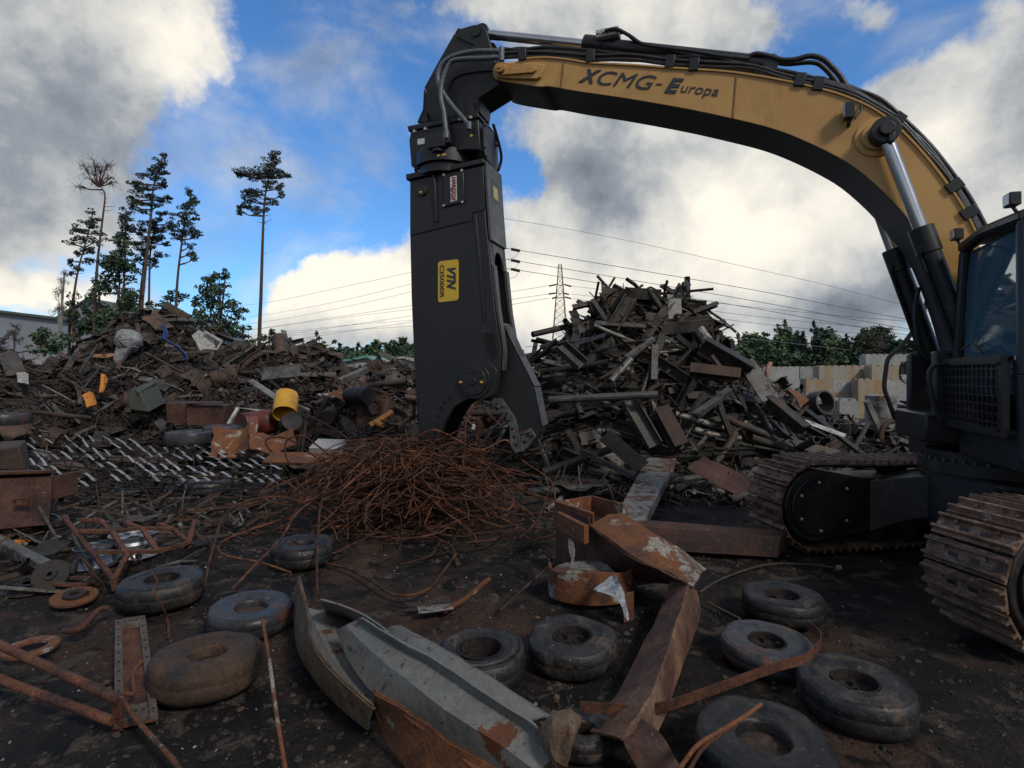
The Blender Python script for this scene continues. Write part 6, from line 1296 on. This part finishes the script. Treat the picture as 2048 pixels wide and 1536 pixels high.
pine([(188, 650), (194, 537), (200, 480), (206, 431), (210, 392), (205, 378), (197, 373)], 42, 0.118,
     [(200, 360, 12, 10), (188, 346, 14, 12), (176, 356, 14, 10), (208, 342, 14, 11), (220, 352, 10, 9), (192, 332, 14, 9), (168, 336, 8, 10), (216, 330, 8, 7), (164, 376, 8, 3), (222, 362, 8, 6)],
     'pine_tree', 'nearly dead pine with a crooked top and bare twiggy crown', m_twig, s=.07, dens=.5, dead=True)
def broad(cx, base_y, d, crown, label, name='leafy_tree', mt=None, s=.15, dens=1.0, tr0=.16, cat='tree', trunkmat=None, group=None):
    x0 = P(cx, base_y, d); base = V((x0.x, x0.y, 0)); t = tree_thing(name, base, label, cat, group); q = MB(); lq = MB(); sp = d / F
    top_ = min(crown, key=lambda c: c[1]); tp_ = P(top_[0], top_[1], d); c = catmull([base, lerp(base, tp_, .4) + V((tr_.uniform(-.3, .3), 0, 0)), tp_], 5); n = len(c)
    q.tube(c, [lerp(tr0, .03, i / (n - 1)) for i in range(n)], 7)
    for (x, y, rx, ry) in crown:
        cc = P(x, y, d) + V((0, tr_.uniform(-.6, .6) * rx * sp, 0)); p = c[min(n - 1, max(0, int(n * .75 * (cc.z - ry * sp * .5) / max(.1, tp_.z))))]
        q.tube([p, lerp(p, cc, .55) + V((0, 0, .15)), cc], [tr0 * .45, tr0 * .3, .02], 5)
        nt_ = int(dens * 5.4 * 3.14 * rx * ry * sp * sp / (s * s)); nt_ = min(nt_, 1800)
        for j in range(6):
            o = V((tr_.uniform(-1, 1) * rx, tr_.uniform(-1, 1) * rx, tr_.uniform(-1, 1) * ry)) * sp * .75; q.tube([cc, cc + o], [.025, .008], 3)
            leaves(lq, cc + o, rx * sp * .6, rx * sp * .6, ry * sp * .55, nt_ // 6 + 5, s, 0)
    q.build('trunk', trunkmat or m_bark, t, smooth=60); lq.build('crown', mt or m_leafd, t, smooth=None); return t
broad(238, 690, 41, [(240, 492, 20, 16), (222, 525, 26, 22), (258, 532, 28, 24), (230, 570, 28, 22), (262, 590, 24, 24), (240, 620, 34, 26), (270, 640, 26, 22), (222, 650, 28, 26)], 'dense dark broad tree filling the middle of the left group', s=.16, dens=1.0, mt=m_leafd)
broad(190, 690, 43, [(200, 570, 16, 16), (185, 600, 18, 18), (205, 625, 22, 20), (180, 650, 24, 22), (205, 670, 20, 16), (170, 620, 10, 16)], 'thin leafy tree left of the dense dark tree', s=.13, dens=.8)
broad(150, 700, 42, [(150, 600, 12, 14), (145, 630, 16, 16), (155, 655, 18, 16), (140, 675, 20, 16)], 'small leafy tree under the leaning pine', s=.13, dens=.7)
broad(300, 650, 44, [(320, 606, 14, 8), (335, 600, 16, 9), (345, 588, 10, 8), (365, 595, 12, 10), (300, 610, 8, 7)], 'low spreading branches right of the tallest pine', s=.13, dens=.6)
broad(430, 700, 40, [(440, 552, 14, 10), (452, 545, 8, 8), (415, 556, 16, 10), (430, 572, 20, 12), (400, 580, 20, 12), (445, 590, 20, 14), (415, 602, 24, 16), (460, 612, 20, 14), (478, 628, 14, 10), (492, 622, 8, 6), (430, 630, 26, 16), (400, 640, 18, 16), (450, 655, 26, 16), (475, 665, 20, 14), (420, 665, 22, 14), (385, 600, 10, 12)],
      'rounded leafy oak right of the left scrap heap crest', s=.14, dens=.8, mt=m_leafd)
broad(112, 690, 44, [(130, 545, 6, 10), (125, 565, 9, 12), (118, 590, 12, 14), (110, 615, 12, 14), (125, 620, 10, 14)], 'thin nearly bare birch by the warehouse', 'birch_tree', m_twig, .045, .25, trunkmat=m_bbark)
broad(92, 720, 30, [(95, 665, 18, 10), (75, 675, 14, 10), (110, 682, 16, 10), (85, 692, 22, 12), (105, 700, 20, 10), (70, 700, 12, 8)], 'low green bush in front of the warehouse wall', 'bush', m_leafd, .11, .9, .05, 'bush')
broad(32, 700, 30, [(32, 655, 7, 7), (28, 668, 9, 8), (36, 680, 9, 8)], 'small leafless shrub before the warehouse at the far left', 'bush', m_twig, .045, .35, .03, 'bush')
broad(535, 700, 38, [(538, 664, 9, 6), (528, 674, 10, 7), (542, 680, 10, 7), (500, 685, 16, 7)], 'small bush at the foot of the lone pine', 'bush', m_leafd, .13, .8, .05, 'bush')
broad(632, 715, 36, [(633, 668, 3, 5), (640, 676, 5, 4), (626, 682, 7, 5), (645, 688, 8, 5), (668, 684, 4, 5)], 'young sapling with a thin top left of the shear', 'sapling', m_leaf, .1, .8, .04)
# far forests: every tree its own thing
def forest(specs, d0, group, labels, seed, s=.26):
    r_ = random.Random(seed)
    for i, (x, top_, wd, kind) in enumerate(specs):
        d = d0 + r_.uniform(-4, 6); base = 752; h_ = base - top_; mt = (m_leafd, m_leaf, m_needle, m_twig)[kind]; cr_ = []
        if kind == 2:
            for k in range(7): t = k / 6; cr_.append((x + r_.uniform(-2, 2), lerp(top_ + 3, base - 8, t), lerp(3, wd * 1.1, t), h_ * .10))
        else:
            for k in range(14): t = r_.random(); w2 = wd * 1.25 * (.35 + .65 * math.sin(math.pi * min(1, .2 + t * .7))); cr_.append((x + r_.uniform(-.5, .5) * w2, lerp(top_ + 6, base - 8, t), w2 * .62, h_ * .15))
            cr_.append((x, top_ + 6, wd * .28, 6))
        broad(x, base, d, cr_, labels[kind], 'forest_tree', mt, s if kind != 3 else .14, .8 if kind != 3 else .35, .18, 'tree', group=group)
fl = ['dark broad tree in the wood behind the block wall', 'light green tree in the wood behind the block wall', 'dark pointed spruce in the wood behind the block wall', 'thin greyish bare tree in the wood behind the block wall']
forest([(1452, 672, 18, 0), (1478, 668, 16, 2), (1500, 670, 20, 1), (1530, 665, 24, 1), (1556, 672, 18, 1), (1570, 640, 18, 1), (1592, 668, 16, 0), (1608, 668, 12, 2), (1630, 648, 18, 2), (1645, 655, 16, 0), (1668, 665, 20, 0), (1690, 672, 18, 2), (1712, 668, 24, 0),
        (1745, 652, 22, 3), (1738, 660, 20, 1), (1765, 655, 18, 0), (1775, 660, 16, 3), (1795, 682, 20, 0), (1822, 680, 18, 0), (1850, 678, 20, 0), (1885, 670, 20, 1), (1905, 662, 14, 2), (1470, 700, 22, 1), (1545, 705, 26, 0), (1620, 705, 26, 0), (1700, 708, 28, 0), (1780, 706, 28, 0), (1855, 704, 28, 0), (1940, 690, 30, 0), (1990, 690, 30, 1), (2040, 688, 30, 0), (1440, 690, 16, 0), (1488, 684, 16, 1), (1515, 676, 18, 0), (1543, 682, 20, 0), (1582, 680, 16, 0), (1600, 684, 18, 1), (1640, 676, 18, 0), (1655, 684, 18, 1), (1680, 682, 18, 0), (1725, 684, 18, 1), (1755, 682, 20, 0), (1785, 684, 20, 1), (1808, 690, 20, 0), (1835, 690, 20, 1)],
       70, 'trees of the wood behind the block wall', fl, 41, .24)
fl2 = ['dark round tree in the distant wood behind the green roofed shed', 'lighter green tree in the distant wood behind the green roofed shed', 'dark pointed spruce in the distant wood behind the green roofed shed', '']
forest([(560, 690, 22, 0), (590, 692, 22, 0), (615, 690, 20, 0), (640, 690, 18, 1), (658, 695, 20, 0), (680, 690, 18, 2), (700, 694, 20, 0), (718, 688, 14, 2), (735, 690, 18, 0), (752, 682, 16, 1), (772, 688, 14, 2), (790, 682, 20, 0), (808, 680, 18, 0), (830, 684, 20, 0), (860, 686, 22, 1), (960, 690, 22, 0), (1010, 690, 22, 0), (1040, 700, 20, 0), (1400, 700, 24, 1), (1425, 690, 18, 0)],
       85, 'trees of the distant wood behind the shed', fl2, 42, .28)
# undergrowth belt that closes the foot of the woods
def belt(x0, x1, d, h_, n, label, seed):
    r_ = random.Random(seed); q = MB()
    for i in range(n):
        x = r_.uniform(x0, x1); c = V(((x - CX) / F * d, d + r_.uniform(-3, 3), r_.uniform(.2, h_))); leaves(q, c, 1.6, 1.2, .9, 22, .28)
    tag(q.build('undergrowth', m_leafd, smooth=None), label, 'undergrowth', kind='stuff')
belt(1440, 2100, 68, 4.6, 900, 'dark undergrowth along the foot of the wood behind the block wall', 51)
belt(480, 1060, 82, 5.0, 800, 'dark undergrowth along the foot of the distant wood', 52)
belt(-200, 480, 46, 2.4, 240, 'undergrowth along the foot of the left tree group', 53)

# ================================================================ BUILDINGS
def gable(name, x0, x1, ye, yr, d, depth, mw, mr, label, h=None, ridge=.5):
    t = thing(name, V((P((x0 + x1) / 2, 750, d).x, d, 0)), label, 'building'); a, b_ = P(x0, ye, d), P(x1, ye, d); r1 = lerp(P(x0, yr, d), P(x1, yr, d), ridge); q = MB()
    q.prism([V((a.x, d, 0)), V((b_.x, d, 0)), b_, r1, a], (0, depth, 0)); q.build('wall', mw, t, smooth=30); q = MB()
    dz = UP * .25; q.prism([a + V((-.4, -.4, -.05)), r1 + V((0, -.4, .02)), b_ + V((.4, -.4, -.05)), b_ + V((.4, -.4, .2)), r1 + V((0, -.4, .27)), a + V((-.4, -.4, .2))], (0, depth + .8, 0)); q.build('roof', mr, t, smooth=30); return t
gable('warehouse', -260, 122, 640, 622, 55, 40, m_clad, m_roof, 'long pale grey warehouse with a shallow roof at the left edge', ridge=.6)
gable('warehouse', 118, 262, 640, 600, 70, 30, m_clad, m_roof, 'green grey roofed hall behind the left tree group', ridge=.42)
gable('shed', 668, 752, 728, 716, 60, 10, m_conc, m_groof, 'low shed with a pale green roof behind the scrap', ridge=.8)
gable('shed', 760, 850, 728, 718, 58, 10, m_conc, m_whitep, 'low shed with a white roof partly hidden by the shear', ridge=.5)
# ---------------------------------------------------------------- big concrete blocks
def block_mesh(L_, mt, nm='concrete_block'):
    q = MB(); q.abox((-L_ / 2, -.3, 0), (L_ / 2, .3, .592))
    n = int(L_ / .3)
    for i in range(n):
        x = (i + .5) * L_ / n - L_ / 2
        for y in (-.15, .15): q.prism([V((x - .09, y - .09, .592)), V((x + .09, y - .09, .592)), V((x + .09, y + .09, .592)), V((x - .09, y + .09, .592))], (0, 0, .06))
    return q.mesh(nm, mt, smooth=None)
BK = {(l, m.name): block_mesh(l, m) for l in (.6, 1.2) for m in (m_conc, m_conco)}
def wall(name, label, org, ang, cols_, stain=()):
    """cols_: rows of blocks from the bottom, each (start x, n, step)"""
    t = thing(name, org, label, 'wall'); 
    for k, (xs_, n) in enumerate(cols_):
        for i in range(n):
            me = BK[(1.2, (m_conco if (k, i) in stain else m_conc).name)]; o = bpy.data.objects.new('block', me); col.objects.link(o); o.parent = t; o.location = (xs_ + i * 1.21, tr_.uniform(-.02, .02), k * .597); o['_o'] = (0, 0, 0)
    t.rotation_euler = (0, 0, math.radians(ang)); return t
# long back wall: rows 4 high at right, 3 high at left
wall('block_wall', 'long pale concrete block wall in the background at right', V((P(1500, 750, 29).x, 29, 0)), -4, [(0, 12), (.6, 11), (0, 12), (.6, 4), ], ())
wall('block_wall', 'higher pale block wall stretch behind the far cylinder', V((P(1700, 750, 27.6).x, 27.6, 0)), -5, [(0, 10), (.6, 9), (0, 10), (.6, 9), (1.2, 8)], ())
wall('block_wall', 'stepped block stack with orange rust stains, left one', V((P(1632, 750, 25.6).x, 25.6, 0)), -3, [(0, 3), (0, 3), (.0, 3), (.6, 2)], {(3, 0), (2, 0), (1, 1), (3, 1), (0, 1)})
wall('block_wall', 'stepped block stack with orange rust stains, right one', V((P(1736, 750, 24.8).x, 24.8, 0)), -3, [(0, 4), (0, 4), (0.0, 3), (.6, 2)], {(3, 0), (2, 0), (1, 0), (0, 0)})
for x, y, d, ang, lab in ((1668, 838, 23.0, 10, 'grey stained block standing before the block stacks'), (1690, 845, 22.6, -8, 'grey stained block beside the first loose block'), (112, 748, 24, 5, 'tan concrete block at the left edge of the left heap'), (90, 748, 24.4, 0, 'second tan concrete block at the left edge')):
    o = bpy.data.objects.new('concrete_block', BK[(.6 if d < 23.5 else 1.2, m_conc.name)]); col.objects.link(o); g = P(x, y, d); o.location = (g.x, g.y, max(0, g.z - .3) if x < 200 else 0); o.scale = (1.2, 1.2, 1.6) if x > 200 else (1, 1, 1.6); o.rotation_euler = (0, 0, math.radians(ang)); tag(o, lab, 'concrete block')
q = MB(); p = P(1762, 860, 20); q.lathe([(.0, 1.25), (.5, 1.25), (.52, .02), (.5, 0)], Matrix.Translation(V((p.x, 20, 0))), 24); tag(q.build('silver_tank', m_gsheet2, smooth=40), 'pale streaked round tank in front of the block stacks', 'tank')
q = MB(); p = P(1837, 868, 15); q.box(V((p.x, 15, .35)), V((.26, 0, 0)), V((0, .2, 0)), V((0, 0, .32))); q.abox((p.x - .3, 14.78, .68), (p.x + .3, 15.22, .72)); tag(q.build('orange_crate', m_orange, bev=.01), 'small orange box beyond the far track', 'box')
q = MB(); q.tube(catmull([P(x, y, 12) for x, y in [(1763, 885), (1762, 868), (1768, 852), (1780, 843), (1795, 842)]], 5), .06, 6); tag(q.build('steel_hoop', m_brown), 'brown curved hoop behind the far track', 'hoop')
FB = Flat(7.5, 13.5, 14, 22)
scatter(FB, 40, [('sheet', (.4, .7), (.4, 1.1), m_psteel, 1.5, 'pale crumpled'), ('sheet', (.4, .7), (.4, 1.0), m_brown, 1.5, 'brown crumpled'), ('rod', (.04,), (.5, 1.4), m_brown, 1, 'thin rusty'), ('pipe', (.1,), (.5, 1.3), m_dsteel, 1, 'dark')],
        'on the ground between the tall heap and the block wall', 'before the block wall', rnd, 18, ang=.2, ymax=1, stick=.2)
# ================================================================ POWER LINE
def lattice(base, top_z, w0, w1, label, arms=()):
    t = thing('pylon', base, label, 'pylon'); q = MB(); n = 16; r_ = .11
    def cr(z): return lerp(w0, w1, (z / top_z) ** .8) / 2
    zs_ = [top_z * (i / n) ** .9 for i in range(n + 1)]
    for sx_, sy_ in ((-1, -1), (1, -1), (1, 1), (-1, 1)):
        q.tube([base + V((sx_ * cr(z), sy_ * cr(z), z)) for z in zs_], r_, 4)
    sg = [(-1, -1), (1, -1), (1, 1), (-1, 1)]
    for a, b_ in zip(zs_[:-1], zs_[1:]):
        for k in range(4):
            s0_, s1_ = sg[k], sg[(k + 1) % 4]; ca, cb_ = cr(a), cr(b_)
            q.tube([base + V((s0_[0] * ca, s0_[1] * ca, a)), base + V((s1_[0] * cb_, s1_[1] * cb_, b_))], r_ * .5, 3); q.tube([base + V((s1_[0] * ca, s1_[1] * ca, a)), base + V((s0_[0] * cb_, s0_[1] * cb_, b_))], r_ * .5, 3)
            q.tube([base + V((s0_[0] * cb_, s0_[1] * cb_, b_)), base + V((s1_[0] * cb_, s1_[1] * cb_, b_))], r_ * .45, 3)
    q.build('lattice', m_pylon, t, smooth=None)
    return t
PD = 190; pyb = V((P(1120, 750, PD).x, PD, 0)); ptop = P(1120, 529, PD).z
py_ = lattice(pyb, ptop, 8.2, 1.0, 'tall reddish lattice power pylon left of the tall heap')
for x0, y0, x1, y1 in ((1098, 572, 1112, 569), (1097, 588, 1111, 586), (1104, 597, 1114, 594), (1129, 569, 1143, 573), (1127, 586, 1138, 589), (1130, 594, 1142, 597)):
    q = MB(); a, b_ = P(x0, y0, PD), P(x1, y1, PD); q.tube([a, b_], .28, 5); q.tube([lerp(a, b_, 1 if x0 < 1120 else 0), V((pyb.x, pyb.y, (a.z + b_.z) / 2))], .12, 4); q.build('insulator', m_hub, py_)
def cable(pts, d0, d1, label, r_=.06, group=None):
    n = len(pts); q = MB(); q.tube(catmull([P(x, y, lerp(d0, d1, i / (n - 1))) for i, (x, y) in enumerate(pts)], 8), r_, 4); tag(q.build('power_cable', m_cable), label, 'cable', group)
cable([(975, 432), (1100, 452), (1250, 480), (1448, 524), (1700, 582), (2100, 690)], 100, 100, 'highest thin power cable crossing the sky right of the shear', .035)
for k, (y, l_) in enumerate((((498, 575, 636, 690), 'first thick power cable below the highest one, right of the shear'), ((520, 597, 655, 705), 'second thick power cable right of the shear'), ((538, 612, 668, 716), 'third thick power cable right of the shear'))):
    cable([(940, y[0] - 10), (1022, y[0]), (1480, y[1]), (1800, y[2]), (2150, y[3])], 85, 85, l_, .05)
    q = MB(); q.tube([P(1022, y[0], 84), P(1040, y[0] + 4, 84)], .22, 6); q.tube(catmull([P(1038, y[0] + 5, 84), P(1030, y[0] + 16, 84), P(1008, y[0] + 22, 84)], 4), .03, 4); tag(q.build('line_insulator', m_hub), f'dark insulator beside the shear at the end of the {("first", "second", "third")[k]} thick cable', 'insulator')
for y, l_ in (((572, 590, 620, 650), 'upper thin cable leaving the pylon to the right'), ((588, 606, 638, 668), 'middle thin cable leaving the pylon to the right'), ((597, 618, 652, 682), 'lower thin cable leaving the pylon to the right')):
    cable([(1142, y[0]), (1300, y[1]), (1560, y[2]), (1900, y[3])], PD, 150, l_, .07)
for y, l_ in (((571, 590, 600), 'upper thin cable leaving the pylon to the left'), ((588, 606, 620), 'middle thin cable leaving the pylon to the left'), ((596, 616, 632), 'lower thin cable leaving the pylon to the left')):
    cable([(1098, y[0]), (1030, y[1] - 8), (900, y[2]), (500, y[2] + 60)], PD, 260, l_, .08)
for i, (a, b_, c) in enumerate(((604, 575, 543), (628, 602, 566), (642, 616, 582), (655, 636, 618), (668, 652, 640), (676, 662, 652))):
    cable([(430, a + 12), (540, a), (680, b_), (830, c)], 150, 110, f'{("first", "second", "third", "fourth", "fifth", "lowest")[i]} cable from the top over the low cloud left of the shear', .032)
cable([(1050, 694), (1100, 690), (1400, 672), (1700, 700)], 60, 60, 'dark wire crossing low behind the tall heap', .04)
# ================================================================ clean up helper properties
for o in bpy.data.objects:
    if '_o' in o: del o['_o']
